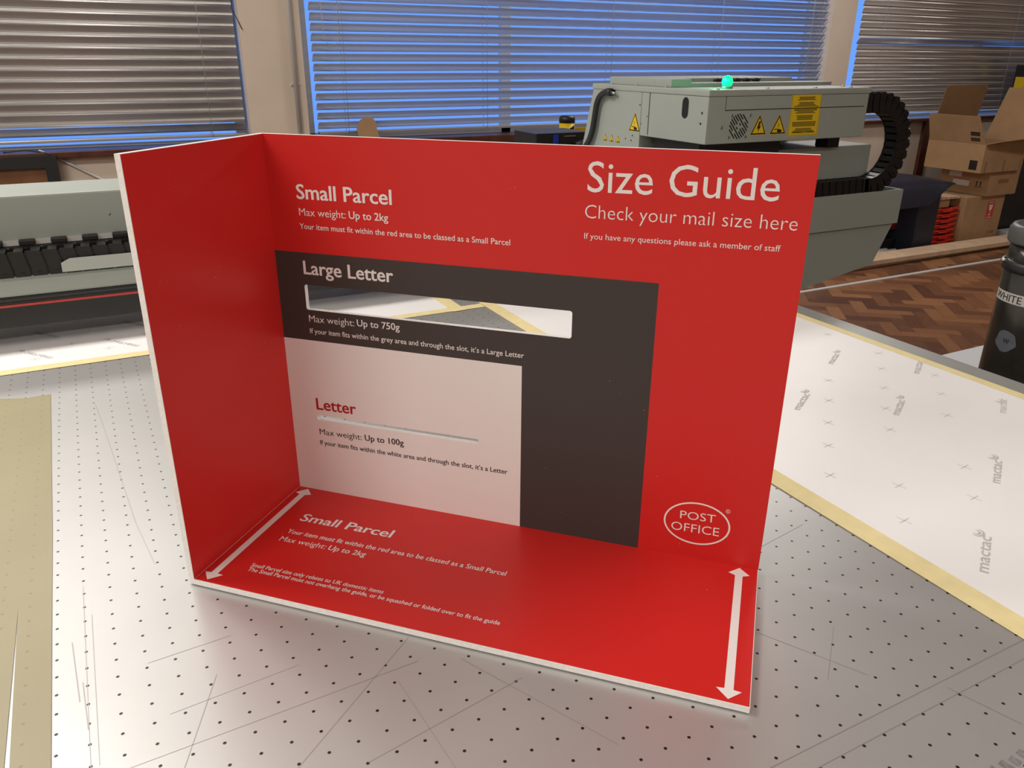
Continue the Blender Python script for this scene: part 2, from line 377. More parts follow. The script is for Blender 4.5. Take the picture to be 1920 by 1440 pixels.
MB().tube([(0.99 + 0.02, yl, TZ + 0.75), (1.02, yl, TZ + 0.50), (1.05, yl, TZ + 0.455), (1.085, yl, TZ + 0.47), (1.10, yl, TZ + 0.53), (1.10, yl, TZ + 0.75), (1.06, yl + 0.02, 2.36), (1.01, yl + 0.02, 2.36), (1.01, yl, TZ + 0.75)], 0.0016, 6).build('pull_cord', 'cord', b2)
MB().tube([(0.575, yl, 2.36), (0.58, yl, TZ + 0.62), (0.605, yl, TZ + 0.56), (0.617, yl, TZ + 0.53)], 0.0022, 6).build('pull_cord', 'black', b1)

# conduit on the pillar
cd = thing('wall_conduit', (0.85, RY1, TZ + 0.02), 'thin white conduit running up the cream pillar between two windows', 'conduit')
MB().tube([(0.852, RY1 - 0.012, TZ + 0.02), (0.852, RY1 - 0.012, RH)], 0.0115, 12).build('pipe', 'conduit', cd)
k = MB().box(0.828, 0.876, RY1 - 0.006, RY1, TZ + 0.268, TZ + 0.282); k.tube([(0.832, RY1 - 0.009, TZ + 0.275), (0.832, RY1, TZ + 0.275)], 0.004, 8); k.tube([(0.872, RY1 - 0.009, TZ + 0.275), (0.872, RY1, TZ + 0.275)], 0.004, 8); k.build('clip', 'conduit', cd)
MB().box(0.825, 0.885, RY1 - 0.03, RY1, TZ - 0.035, TZ + 0.02, bev=0.003).build('junction_box', 'conduit', cd)
# brown timber trim below the right window
struct(MB().box(5.785, 5.86, RY1 - 0.03, RY1, 0, TZ - 0.045).build('trim_1', 'brownwood'))

# ------------------------------------------------------------------ cutting table
TX0, TX1, TY0, TY1 = -1.25, 0.968, -1.7, 2.15
tb = thing('cutting_table', (0, 0, 0), 'large flatbed cutting table with a perforated bare metal top', 'table')
top = MB().box(TX0, TX1, TY0, TY1, TZ - 0.03, TZ, 0)
e = 0.00012
def seg(x0, y0, x1, y1, wd, mi):
    a = Vector((x0, y0, TZ + e)); b = Vector((x1, y1, TZ + e)); n = Vector((0, 0, 1)).cross(b - a).normalized() * wd / 2
    top.face([a - n, b - n, b + n, a + n], mi)
for s_ in [(-0.1, -0.4805, 0.60, -0.4775, .0007), (0.0, -0.4945, 0.60, -0.490, .0006), (0.351, -0.485, 0.366, -0.530, .0006),
           (-0.185, 0.339, -0.179, 0.278, .0006), (-0.179, 0.278, -0.156, 0.012, .0006), (-0.156, 0.012, -0.145, -0.07, .0005), (-0.116, -0.235, -0.146, -0.311, .0006), (-0.146, -0.311, -0.16, -0.36, .0005),
           (-0.177, -0.296, 0.02, -0.288, .0005), (-0.199, -0.285, -0.202, -0.076, .0005), (-0.194, -0.285, -0.196, -0.12, .0005), (-0.082, -0.344, 0.023, -0.26, .0005), (-0.041, -0.36, 0.082, -0.338, .0005),
           (-0.16, -0.20, -0.10, -0.196, .0005), (-0.15, -0.26, -0.06, -0.252, .0004), (0.28, -0.44, 0.33, -0.40, .0004), (0.30, -0.30, 0.42, -0.28, .0004), (0.55, -0.47, 0.56, -0.52, .0005), (0.26, -0.36, 0.31, -0.45, .0004), (0.42, 0.02, 0.33, 0.0, .0005),
           (0.05, -0.30, 0.11, -0.42, .0005), (0.0, -0.30, 0.01, -0.42, .0004), (-0.21, -0.15, -0.205, -0.22, .0009), (-0.203, -0.20, -0.20, -0.25, .0008)]:
    seg(*s_, 3)
for i in range(9):
    x = 0.300 + i * 0.0098 + random.uniform(-.001, .001); seg(x, -0.547, x + 0.0058, -0.546, 0.007 + random.uniform(-.002, .002), 2)
top.face([(0.9305, TY0, TZ + e), (TX1, TY0, TZ + e), (TX1, TY1, TZ + e), (0.9305, TY1, TZ + e)], 1)
top.build('table_top', ['plate', 'border', 'smudge', 'scratch'], tb)
MB().box(TX0 - 0.004, TX1 - 0.006, TY0, TY1 + 0.002, TZ - 0.16, TZ - 0.03, bev=0.004).build('apron', 'paint', tb)
for x in (TX0 + 0.1, TX1 - 0.14):
    for y in (TY0 + 0.1, TY1 - 0.14): MB().box(x, x + 0.08, y, y + 0.08, 0, TZ - 0.16, bev=0.004).build('leg', 'paint', tb)

# paper and tape lying on the table
def sheet(x0, x1, y0, y1, z, t=0.0002):
    return MB().box(x0, x1, y0, y1, z, z + t)
def mark_text(mb, p0, p1, cap, z, mi):
    put_text(mb, 'mactac', lambda u, v, d=0.0: (u, v, z + d * 1e-3), p0[0], p1[0], p0[1], p1[1], cap, mi, 0.012)
def swoosh(mb, c, ang, r, z, mi):
    for k2, (rr, a0, a1) in enumerate([(r, 150, 330), (r * 0.55, 130, 350)]):
        pts_o = []; pts_i = []
        for j in range(11):
            a = R(a0 + (a1 - a0) * j / 10) + ang; wdt = r * 0.16 * math.sin(math.pi * (j + 0.6) / 11.2)
            pts_o.append((c[0] + math.cos(a) * (rr + wdt), c[1] + math.sin(a) * (rr + wdt), z)); pts_i.append((c[0] + math.cos(a) * (rr - wdt), c[1] + math.sin(a) * (rr - wdt), z))
        for j in range(10): mb.face([pts_i[j], pts_o[j], pts_o[j + 1], pts_i[j + 1]], mi)
def cross(mb, c, s_, z, mi):
    for a in (R(8), R(98)):
        d = Vector((math.cos(a), math.sin(a), 0)) * s_; n = Vector((-d.y, d.x, 0)).normalized() * 0.00045; p = Vector((c[0], c[1], z))
        mb.face([p - d - n, p + d - n, p + d + n, p - d + n], mi)
PZ = TZ + 0.0003
class PS(Flat): pass
pb = PS(); pb.box(0.4745, 0.925, -1.2, 1.15, PZ, PZ + 0.0002, 0); z = PZ + 0.0004
for p0, p1, lg in [((0.787, 0.017), (0.83, 0.043), (0.835, 0.057)), ((0.619, -0.082), (0.671, -0.05), (0.672, -0.036)), ((0.72, -0.15), (0.767, -0.122), (0.771, -0.107)), ((0.506, -0.412), (0.563, -0.377), (0.558, -0.364)), ((0.668, -0.317), (0.719, -0.286), (0.719, -0.272)), ((0.66, 0.12), (0.71, 0.15), (0.71, 0.165))]:
    mark_text(pb, p0, p1, 0.0105, z, 1); swoosh(pb, lg, R(45), 0.0072, z, 1)
mark_text(pb, (0.848, -0.207), (0.892, -0.180), 0.010, z, 2); swoosh(pb, (0.879, -0.175), R(45), 0.0085, z, 2)
mark_text(pb, (0.868, -0.066), (0.919, -0.034), 0.0105, z, 1)
for c in [(0.732, -0.025), (0.677, -0.076), (0.623, -0.125), (0.574, -0.17), (0.779, -0.079), (0.723, -0.127), (0.675, -0.173), (0.568, -0.271), (0.669, -0.275), (0.887, 0.02), (0.837, -0.027), (0.884, -0.079), (0.831, -0.128), (0.775, -0.177), (0.887, 0.119), (0.514, -0.32), (0.616, -0.323), (0.52, -0.222)]:
    cross(pb, c, 0.0078, z, 2)
tag(pb.build('release_paper', ['paper', 'print', 'print2']), 'white printed release paper taped down along the right side of the table', 'paper', 'printed release papers on the table')
pa = PS(); pa.box(-1.22, 0.40, 0.522, 0.80, PZ, PZ + 0.0002, 0)
for k2 in range(-2, 4):
    ox = k2 * 0.118; oy = 0.0
    if -0.9 < -0.237 + ox:
        mark_text(pa, (-0.237 + ox, 0.555), (-0.272 + ox, 0.598), 0.0105, z, 1); swoosh(pa, (-0.284 + ox, 0.604), R(145), 0.0072, z, 1)
for c in [(-0.261, 0.557), (-0.213, 0.609), (-0.162, 0.562), (-0.11, 0.61), (-0.06, 0.56), (0.0, 0.612), (0.06, 0.565), (0.12, 0.615), (0.2, 0.57), (0.3, 0.60)]: cross(pa, c, 0.0078, z, 2)
for ox in (0.13, 0.0): mark_text(pa, (-0.23 + ox, 0.655), (-0.265 + ox, 0.698), 0.0105, z, 1)
tag(pa.build('release_paper', ['paper', 'print', 'print2']), 'white printed release paper running under the grey gantry beam', 'paper', 'printed release papers on the table')
TPZ = TZ + 0.0008
def tape(name, pts, label, mat='cream', zz=TPZ, group='cream masking tape strips'):
    mb = MB(); mb.prism([(x, y, zz + 0.00015) for x, y in pts], (0, 0, 0.00015)); return tag(mb.build(name, mat), label, 'tape', group)
tape('masking_tape', [(-1.22, 0.503), (0.449, 0.503), (0.449, 0.524), (-1.22, 0.524)], 'cream tape strip along the near edge of the paper by the gantry')
tape('masking_tape', [(0.450, -1.2), (0.475, -1.2), (0.475, 0.62), (0.450, 0.62)], 'wide cream tape strip along the left edge of the right-hand paper')
tape('masking_tape', [(0.914, -1.2), (0.931, -1.2), (0.929, 1.15), (0.912, 1.15)], 'cream tape strip between the right-hand paper and the table edge')
tape('masking_tape', [(0.385, 0.50), (0.41, 0.50), (0.41, 0.78), (0.385, 0.78)], 'short cream tape strip at the end of the far paper, seen through the slot', zz=TPZ + 0.0004)
tag(MB().prism([(-0.2475, -0.9, TPZ), (-0.215, -0.9, TPZ), (-0.2215, -0.27, TPZ), (-0.227, 0.027, TPZ), (-0.237, 0.399, TPZ), (-0.262, 0.399, TPZ), (-0.262, 0.397, TPZ), (-0.2492, -0.084, TPZ), (-0.245, -0.261, TPZ), (-0.243, -0.40, TPZ)], (0, 0, 0.0002)).build('tan_tape', 'tan'), 'tan tape strip on the far left of the table, right of the white gap', 'tape', 'tan tape strips over the holes')
tag(MB().prism([(-0.42, -0.9, TPZ - 0.0001), (-0.2495, -0.9, TPZ - 0.0001), (-0.2485, -0.40, TPZ - 0.0001), (-0.248, -0.26, TPZ - 0.0001), (-0.2492, -0.084, TPZ - 0.0001), (-0.262, 0.398, TPZ - 0.0001), (-0.277, 0.403, TPZ - 0.0001), (-0.33, 0.425, TPZ - 0.0001), (-0.42, 0.43, TPZ - 0.0001)], (0, 0, 0.0002)).build('tan_tape', 'tan'), 'broad tan tape sheet at the left edge of the picture, left of the white gap', 'tape', 'tan tape strips over the holes')

# ------------------------------------------------------------------ size guide board (board mm -> world)
C45 = math.sqrt(0.5); TH = 5.0; BW, BH, BD = 455.9, 348.9, 165.6
def bw(x, y, zz):   # board millimetres; floor panel top at zz = 0
    y = y + 0.0065 * max(zz, 0)
    return ((x + y) * C45 / 1000, (-x + y) * C45 / 1000, TZ + 0.0012 + (zz + TH) / 1000)
bd = thing('size_guide_board', (0, 0, TZ), 'red folded foam board mail size guide standing on the cutting table', 'display board')
lift = 0.12
# side panel
sp = MB(); sp.box(-TH, 0, -BD, TH, -TH, BH, 0, fn=lambda x, y, zz: bw(x, y, zz))
sp.face([bw(lift, -BD + 0.4, 0.2), bw(lift, 0, 0.2), bw(lift, 0, BH - 0.3), bw(lift, -BD + 0.4, BH - 0.3)], 1)
def specks(mb, f, n, seed, x0, x1, y0, y1, mi):
    rr = random.Random(seed)
    for _ in range(n):
        x, y = rr.uniform(x0, x1), rr.uniform(y0, y1); s_ = rr.uniform(0.15, 0.32)
        mb.face([f(x - s_, y - s_ * .6), f(x + s_, y - s_ * .4), f(x + s_ * .8, y + s_), f(x - s_, y + s_ * .6)], mi)
specks(sp, lambda y, zz: bw(lift + 0.05, y, zz), 14, 3, -BD + 8, -6, 20, 330, 2)
side = sp.build('side_panel', ['core', 'red', 'white'], bd)
# base panel
bp_ = MB(); bp_.box(0, BW, -BD, TH, -TH, 0, 0, fn=lambda x, y, zz: bw(x, y, zz))
bp_.face([bw(0.3, -BD + 0.5, lift), bw(BW - 0.5, -BD + 0.5, lift), bw(BW - 0.5, 0, lift), bw(0.3, 0, lift)], 1)
specks(bp_, lambda x, y: bw(x, y, lift + 0.05), 10, 5, 20, 440, -150, -5, 2)
base = bp_.build('base_panel', ['core', 'red', 'white'], bd)
# back panel with two real slots
def slot_poly(x0, x1, z0, z1, r, n=4):
    out = []
    for cx, cz, a0 in ((x1 - r, z0 + r, -90), (x1 - r, z1 - r, 0), (x0 + r, z1 - r, 90), (x0 + r, z0 + r, 180)):
        out += [(cx + r * math.cos(R(a0 + 90 * i / n)), cz + r * math.sin(R(a0 + 90 * i / n))) for i in range(n + 1)]
    return out
GX, GZ, LX, LZ = 350.6, 246.9, 238.2, 162.8
S1 = (27.9, 281.4, 192.9, 217.0); S2 = (28.2, 197.3, 80.3, 85.3)
def ring_strip(mb, region, slot_pts, mi, f):
    """fill rectangle region minus slot polygon: bridge via bmesh triangle_fill"""
    bm = bmesh.new()
    x0, x1, z0, z1 = region
    A = [bm.verts.new((x, zz, 0)) for x, zz in ((x0, z0), (x1, z0), (x1, z1), (x0, z1))]
    B = [bm.verts.new((x, zz, 0)) for x, zz in slot_pts]
    es = [bm.edges.new((A[i], A[(i + 1) % 4])) for i in range(4)] + [bm.edges.new((B[i], B[(i + 1) % len(B)])) for i in range(len(B))]
    r = bmesh.ops.triangle_fill(bm, use_beauty=True, use_dissolve=False, edges=es)
    bm.verts.index_update(); vs = [v.co.copy() for v in bm.verts]
    fs = []
    for fc in bm.faces:
        ids = [v.index for v in fc.verts]
        n = fc.normal
        if n.z < 0: ids = ids[::-1]
        fs.append(tuple(ids))
    mb.idx([f(v.x, v.y) for v in vs], fs, mi); bm.free()
bk = Flat()
front = lambda x, zz: bw(x, 0, zz)
rear = lambda x, zz: bw(x, TH, zz)
def rect(x0, x1, z0, z1, mi, f=front): bk.face([f(x0, z0), f(x1, z0), f(x1, z1), f(x0, z1)], mi)
P1 = slot_poly(*S1, 2.2); P2 = slot_poly(*S2, 1.6)
rect(0, BW, GZ, BH, 1); rect(GX, BW, 0, GZ, 1); rect(LX, GX, 0, LZ, 2)
ring_strip(bk, (0, GX, LZ, GZ), P1, 2, front); ring_strip(bk, (0, LX, 0, LZ), P2, 3, front)
# rear face
zm = 150.0
for (a, b_, c_, d_) in [(0, BW, GZ, BH), (GX, BW, 0, GZ), (LX, GX, 0, LZ)]: bk.face([rear(b_, c_), rear(a, c_), rear(a, d_), rear(b_, d_)], 0)
rb = Flat(); ring_strip(rb, (0, GX, LZ, GZ), P1, 0, rear); ring_strip(rb, (0, LX, 0, LZ), P2, 0, rear)
for fidx in rb.f: bk.face([rb.v[i] for i in fidx[::-1]], 0)
for poly in (P1, P2):
    n = len(poly)
    for i in range(n):
        a, b_ = poly[i], poly[(i + 1) % n]; bk.face([front(*b_), front(*a), rear(*a), rear(*b_)], 0)
bk.face([front(0, BH), front(BW, BH), rear(BW, BH), rear(0, BH)], 0)
bk.face([front(BW, 0), rear(BW, 0), rear(BW, BH), front(BW, BH)], 0)
bk.face([front(0, 0), front(0, BH), rear(0, BH), rear(0, 0)], 0)
bk.face([front(0, 0), rear(0, 0), rear(BW, 0), front(BW, 0)], 0)
specks(bk, lambda x, zz: bw(x, -0.1, zz), 22, 9, 10, 445, 10, 340, 3)
back = bk.build('back_panel', ['core', 'red', 'dkgrey', 'white'], bd)
fb = lambda u, v, d=0.0: bw(u, -0.16 - d, v)
ff = lambda u, v, d=0.0: bw(u, v, 0.28 + d)
def lettering(parent, mat, f, rows):
    for txt, x0, x1, y0, y1, cap, wgt in rows:
        mb = Flat(); put_text(mb, txt, f, x0, x1, y0, y1, cap, 0, wgt); mb.build('lettering', mat, parent)
LT, RG, SB, BO = -0.003, 0.008, 0.013, 0.019
lettering(back, 'white', fb, [('Small Parcel', 28.6, 121, 294.7, 294.6, 12.8, BO), ('Max weight:', 29.6, 76, 280.2, 280.3, 6.6, LT), ('Up to 2kg', 79, 116.8, 280.4, 280.4, 6.6, SB), ('Your item must fit within the red area to be classed as a Small Parcel', 28.9, 226.8, 268.4, 267.9, 4.9, RG)])
lettering(back, 'white', fb, [('Large Letter', 28.6, 118.8, 226.8, 226.7, 12.6, BO), ('Max weight:', 29.6, 76.6, 181.4, 181.8, 6.5, LT), ('Up to 750g', 79.6, 122.6, 182.3, 182.7, 6.5, SB), ('If your item fits within the grey area and through the slot, it\u2019s a Large Letter', 29.4, 240, 170.1, 170.4, 4.9, RG)])
lettering(back, 'redink', fb, [('Letter', 28.6, 72.2, 91.3, 91.8, 12.2, BO)])
lettering(back, 'ink', fb, [('Max weight:', 29.6, 76, 64.4, 65.2, 6.2, LT), ('Up to 100g', 79.4, 121, 65.4, 66.3, 6.3, SB), ('If your item fits within the white area and through the slot, it\u2019s a Letter', 29.0, 225.6, 53.1, 53.9, 4.9, RG)])
lettering(back, 'white', fb, [('Size Guide', 289.6, 431.9, 314.8, 315.4, 22.9, 0.0), ('Check your mail size here', 288.6, 447.4, 294.3, 295.0, 10.6, -0.012), ('If you have any questions please ask a member of staff', 288.8, 437.8, 278.0, 278.9, 4.6, 0.0)])
lettering(base, 'white', ff, [('Small Parcel', 34.2, 130.3, -57.4, -56.6, 12.4, BO), ('Your item must fit within the red area to be classed as a Small Parcel', 34.6, 249.6, -79.3, -77.9, 6.4, SB), ('Max weight:', 35.0, 81.9, -92.6, -91.5, 7.0, LT), ('Up to 2kg', 84.9, 121.9, -91.6, -91.0, 7.0, SB)])
lettering(base, 'white', ff, [('Small Parcel size only relates to UK domestic items', 34.4, 160.7, -134.9, -133.1, 4.9, SB), ('The Small Parcel must not overhang the guide, or be squashed or folded over to fit the guide', 35.2, 265.1, -141.0, -139.5, 4.9, SB)])
# oval logo
lg = Flat(); cx, cz, ax, az = 399.8, 35.6, 28.5, 21.0; n = 72
for i in range(n):
    a0, a1 = 2 * math.pi * i / n, 2 * math.pi * (i + 1) / n
    q = lambda a, k2: fb(cx + (ax - k2) * math.cos(a), cz + (az - k2) * math.sin(a))
    lg.face([q(a0, 1.5), q(a0, 0), q(a1, 0), q(a1, 1.5)], 0)
    r0, r1 = 1.9, 1.55; q2 = lambda a, r: fb(424.7 + r * math.cos(a), 52.9 + r * math.sin(a)); lg.face([q2(a0, r1), q2(a0, r0), q2(a1, r0), q2(a1, r1)], 0)
put_text(lg, 'POST', fb, 385.2, 415.4, 38.5, 39.5, 7.7, 0, -0.004); put_text(lg, 'OFFICE', fb, 378.4, 419.6, 25.9, 26.7, 8.2, 0, -0.004); put_text(lg, 'R', fb, 424.05, 425.4, 51.95, 51.95, 1.8, 0)
lg.build('oval_logo', 'white', back)
def arrow(xc, xf):
    mb = Flat(); yb, yf = -2.6, -162.4; h = 10.5; hw = 8.9; sw = 3.15
    X = lambda y: xc + (xf - xc) * (y - yb) / (yf - yb)
    mb.face([ff(X(yb), yb), ff(X(yb) - hw, yb - h + 1.2), ff(X(yb) - sw, yb - h - 1.4), ff(X(yb) + sw, yb - h - 1.4), ff(X(yb) + hw, yb - h + 1.2)], 0)
    mb.face([ff(X(yb) - sw, yb - h - 1.4), ff(X(yf) - sw, yf + h - 0.6), ff(X(yf) + sw, yf + h - 0.6), ff(X(yb) + sw, yb - h - 1.4)], 0)
    mb.face([ff(X(yf), yf), ff(X(yf) + hw, yf + h - 1.2), ff(X(yf) + sw, yf + h - 0.6), ff(X(yf) - sw, yf + h - 0.6), ff(X(yf) - hw, yf + h - 1.2)], 0)
    return mb.build('arrow', 'white', base)
arrow(11.3, 10.9); arrow(440.3, 440.9)

# ------------------------------------------------------------------ gantry beam across the table
z_ = lambda v: TZ + v
gt = thing('gantry_beam', (0.2, 0.7, TZ), 'long grey gantry beam crossing the table behind the red board', 'machine')
BX0, BX1 = -1.30, 1.60
MB().box(BX0, BX1, 0.68, 0.818, z_(0.066), z_(0.2195), bev=0.003).build('beam', 'paint', gt)
MB().box(BX0, BX1, 0.628, 0.68, z_(0.066), z_(0.0975)).build('chain_tray', 'black', gt)
# rounded grey front of the tray, then the dark rail
rf = MB(); prof = [(0.66, 0.110), (0.640, 0.110), (0.630, 0.1085), (0.6235, 0.104), (0.6205, 0.097), (0.620, 0.088), (0.622, 0.081), (0.66, 0.081)]
rf.prism([(1.0, y, z_(zz)) for y, zz in prof][::-1], (1.0 - BX0, 0, 0)); rf.build('front_rail', 'paint', gt)
dk = MB(); prof = [(0.66, 0.0805), (0.6225, 0.0805), (0.6185, 0.078), (0.6185, 0.0745), (0.6215, 0.072), (0.6215, 0.069), (0.66, 0.069)]
dk.prism([(1.0, y, z_(zz)) for y, zz in prof][::-1], (1.0 - BX0, 0, 0)); dk.build('dark_rail', 'darkmetal', gt)
MB().box(BX0, 1.0, 0.6195, 0.66, z_(0.0655), z_(0.069)).build('red_strip', 'redstripe', gt)
MB().box(BX0, 1.0, 0.6190, 0.80, z_(0.034), z_(0.0655), bev=0.001).build('lower_rail', 'black', gt)  # black front lip; unseen depth added under the beam to block blue window light
gd = MB(); gd.prism([(-0.205, 0.6245, z_(0.110)), (1.0, 0.6245, z_(0.110)), (1.0, 0.6245, z_(0.130)), (-0.192, 0.6245, z_(0.130)), (-0.2045, 0.6245, z_(0.124))], (0, -0.0018, 0)); gd.build('chain_guard', 'paint2', gt)
# end cover at the right and slanted bracket under it
ec = MB(); ec.box(1.0, 1.672, 0.62, 0.6262, z_(0.028), z_(0.113), bev=0.001); ec.box(1.001, 1.671, 0.6262, 0.679, z_(0.028), z_(0.0975)); ec.box(1.6655, 1.6720, 0.6262, 0.69, z_(0.028), z_(0.113), bev=0.001); ec.build('end_cover', 'paint', gt)
br = MB(); br.prism([(1.0, 0.63, z_(-0.165)), (1.374, 0.63, z_(-0.114)), (1.616, 0.63, z_(-0.076)), (1.668, 0.63, z_(0.026)), (1.0, 0.63, z_(0.026))], (0, -0.18, 0)); br.build('end_bracket', 'paint', gt)
# clips along the foot of the beam
for i in range(14):
    x = -0.43 + i * 0.0432
    if x > 0.1: break
    MB().box(x, x + 0.0225, 0.669, 0.681, z_(0.1455), z_(0.1545), bev=0.002).build('chain_clip', 'black', gt)
MB().box(BX0, 0.3, 0.674, 0.6805, z_(0.146), z_(0.1535)).build('clip_bar', 'conduit', gt)
mk = Flat(); mk.face([(-0.128, 0.6798, z_(0.1795)), (-0.1245, 0.6798, z_(0.1815)), (-0.1235, 0.6798, z_(0.1845)), (-0.126, 0.6798, z_(0.1825))], 0); mk.build('scuff_mark', 'black', gt)

# energy chain
CH, CWD = 0.044, 0.032; yc = 0.6475
ch = thing('cable_chain', (1.6, yc, TZ + 0.113), 'black plastic cable chain looping from the cutting head down to the beam', 'cable chain')
zb_, zt_ = z_(0.1235), z_(0.320); rad = (zt_ - zb_) / 2; xe = 1.55; pitch = 0.0225
path = []
x = -0.46
while x < xe: path.append((x, zb_, 0.0)); x += pitch
nA = max(1, round(math.pi * rad / pitch))
for i in range(nA + 1):
    a = -math.pi / 2 + math.pi * i / nA; path.append((xe + rad * math.cos(a) , (zb_ + zt_) / 2 + rad * math.sin(a), a + math.pi / 2))
x = xe - pitch
while x > 1.488: path.append((x, zt_, math.pi)); x -= pitch
lk = MB(); L2 = pitch * 0.5; ww = CWD / 2; hh = CH / 2
for sgn in (-1, 1):
    yo = sgn * ww; yi = sgn * (ww + 0.003)          # side plate: a wide half and a narrower set-back half
    prof = [(-L2 + 0.002, -hh), (L2 - 0.001, -hh), (L2 - 0.001, -hh * 0.2), (L2 - 0.0055, hh), (-L2 - 0.002, hh), (-L2 + 0.002, -hh * 0.2)]
    y0 = max(yo, yi); lk.prism([(a, y0, b_) for a, b_ in prof], (0, 0.003, 0))
    y1 = sgn * (ww - 0.0005); lk.box(-L2 - 0.006, L2, min(y1, y1 - sgn * 0.002), max(y1, y1 - sgn * 0.002), -hh + 0.002, hh - 0.002)
    lk.box(-0.0035, 0.0035, min(yi, yi + sgn * 0.0012), max(yi, yi + sgn * 0.0012), -hh + 0.010, -hh + 0.0125)
lk.box(-L2 * 0.6, L2 * 0.5, -ww, ww, hh - 0.004, hh - 0.001); lk.box(-L2 * 0.8, L2 * 0.7, -ww, ww, -hh + 0.001, -hh + 0.004)
lk.box(-L2 * 0.5, L2 * 0.3, -ww - 0.003, ww + 0.003, -hh - 0.003, -hh + 0.001)
first = None
for (x, zz, a) in path:
    if first is None:
        first = lk.build('chain_link', 'chain'); o = first
    else:
        o = first.copy(); COL.objects.link(o)
    o.parent = ch; o.location = (x - 1.6, 0, zz - (TZ + 0.113)); o.rotation_euler = (0, -a, 0)

# ------------------------------------------------------------------ cutting head
HX0, HX1, HY0, HY1, HB, HT = 1.0, 1.466, 0.60, 1.035, z_(0.2495), z_(0.3565)
hd = thing('cutter_carriage', (1.2, 0.8, z_(0.22)), 'grey cutting head with yellow warning stickers riding on the beam', 'machine')
body = MB()
body.box(HX0, HX1, HY0, 0.83, HB, HT - 0.0132, bev=0.002)
body.prism([(HX0, 0.8305, HB - 0.12), (HX0, 1.10, HB - 0.12), (HX0, 1.034, HT - 0.0132), (HX0, 0.8305, HT - 0.0132)][::-1], (-(HX1 - HX0), 0, 0))
hous = body.build('housing', 'paint', hd)
hb = 0.0130
lid = MB().box(HX0 - 0.0015, HX1 + 0.004, HY0 - 0.0015, HY1 + 0.004, HT - hb, HT, bev=0.003); lid.build('lid', 'paint', hd)
gl = MB(); 
gl.box(HX0 - 0.0008, HX0 + 0.01, 0.7985, 0.800, HB + 0.004, HT - hb); gl.build('panel_seam', 'darkhole', hd)
gl2 = MB(); gl2.box(1.046, HX1 - 0.012, HY0 - 0.0006, HY0 + 0.002, z_(0.3155), z_(0.3170)); gl2.box(1.0455, 1.0463, HY0 - 0.0005, HY0 + 0.002, z_(0.3155), HT - hb); gl2.build('panel_seam', 'darkhole', hd)
# raised cover with row of dark fittings
cv = MB(); cv.box(1.012, 1.495, 0.740, 0.800, HT, z_(0.3650), bev=0.0015); cv.box(1.010, 1.065, 0.7395, 0.800, HT, z_(0.3735), bev=0.0015); cov = cv.build('raised_cover', 'paint', hd)
cv = MB(); cv.box(1.011, 1.425, 0.801, 0.98, HT, z_(0.3735), bev=0.0015); cv.build('rear_cover', 'paint', hd)
for i in range(5):
    x = 1.178 + i * 0.0290; q = MB().box(x, x + 0.016, 0.790, 0.801, z_(0.3651), z_(0.3705)); q.tube([(x - 0.003, 0.785, z_(0.3705)), (x + 0.012, 0.785, z_(0.3705))], 0.0025, 8); q.build('cable_gland', 'black', hd)
# dome lamp
dm = MB(); dm.lathe(1.092, 0.655, [(0.0125, HT), (0.0125, HT + 0.004)], 24, 0); dm.build('lamp_base', 'screw', hd)
dm = MB(); dm.sphere((1.092, 0.655, HT + 0.0135), 0.0118, 0, 24, zs=1.08, z0=-0.75); dm.build('signal_lamp', 'green', hd)
lp = bpy.data.lights.new('signal_lamp_light', 'POINT'); lp.energy = 0.07; lp.color = (0.0, 1.0, 0.38); lp.shadow_soft_size = 0.012
lo = bpy.data.objects.new('signal_lamp_light', lp); COL.objects.link(lo); lo.location = (1.072, 0.655, HT + 0.016)
# screws
for i, (x, y) in enumerate([(1.03, 0.61), (1.17, 0.615), (1.31, 0.615), (1.42, 0.615), (1.445, 0.66), (1.005, 0.75), (1.005, 0.86), (1.005, 0.96)]):
    MB().lathe(x, y, [(0.004, HT), (0.0038, HT + 0.0015), (0.002, HT + 0.0026), (0.00001, HT + 0.003)], 12).build('screw', 'screw', hd)
def disc_x(mb, x, y, zz, r, mi=0, n=14): mb.face([(x, y - r * math.cos(2 * math.pi * i / n), zz + r * math.sin(2 * math.pi * i / n)) for i in range(n)], mi)
def disc_y(mb, x, y, zz, r, mi=0, n=14): mb.face([(x + r * math.cos(2 * math.pi * i / n), y, zz + r * math.sin(2 * math.pi * i / n)) for i in range(n)], mi)
sx_ = HX0 - 0.0004
sh = Flat()
for y, zz, r in [(0.617, 0.311, 0.0026), (0.619, 0.290, 0.0026), (0.835, 0.316, 0.002), (0.8255, 0.2755, 0.0014), (0.858, 0.247, 0.002), (0.862, 0.236, 0.002), (0.885, 0.238, 0.0018), (0.805, 0.293, 0.0016)]: sh = Flat(); disc_x(sh, sx_, y, z_(zz), r); sh.build('screw_hole', 'darkhole', hous)
sl = Flat(); pts = []
for i in range(9): a = R(0 + 180 * i / 8); pts.append((sx_, 0.6725 + 0.0105 * math.cos(a), z_(0.3295) + 0.0105 * math.sin(a)))
for i in range(9): a = R(180 + 180 * i / 8); pts.append((sx_, 0.6725 + 0.0105 * math.cos(a), z_(0.3075) + 0.0105 * math.sin(a)))
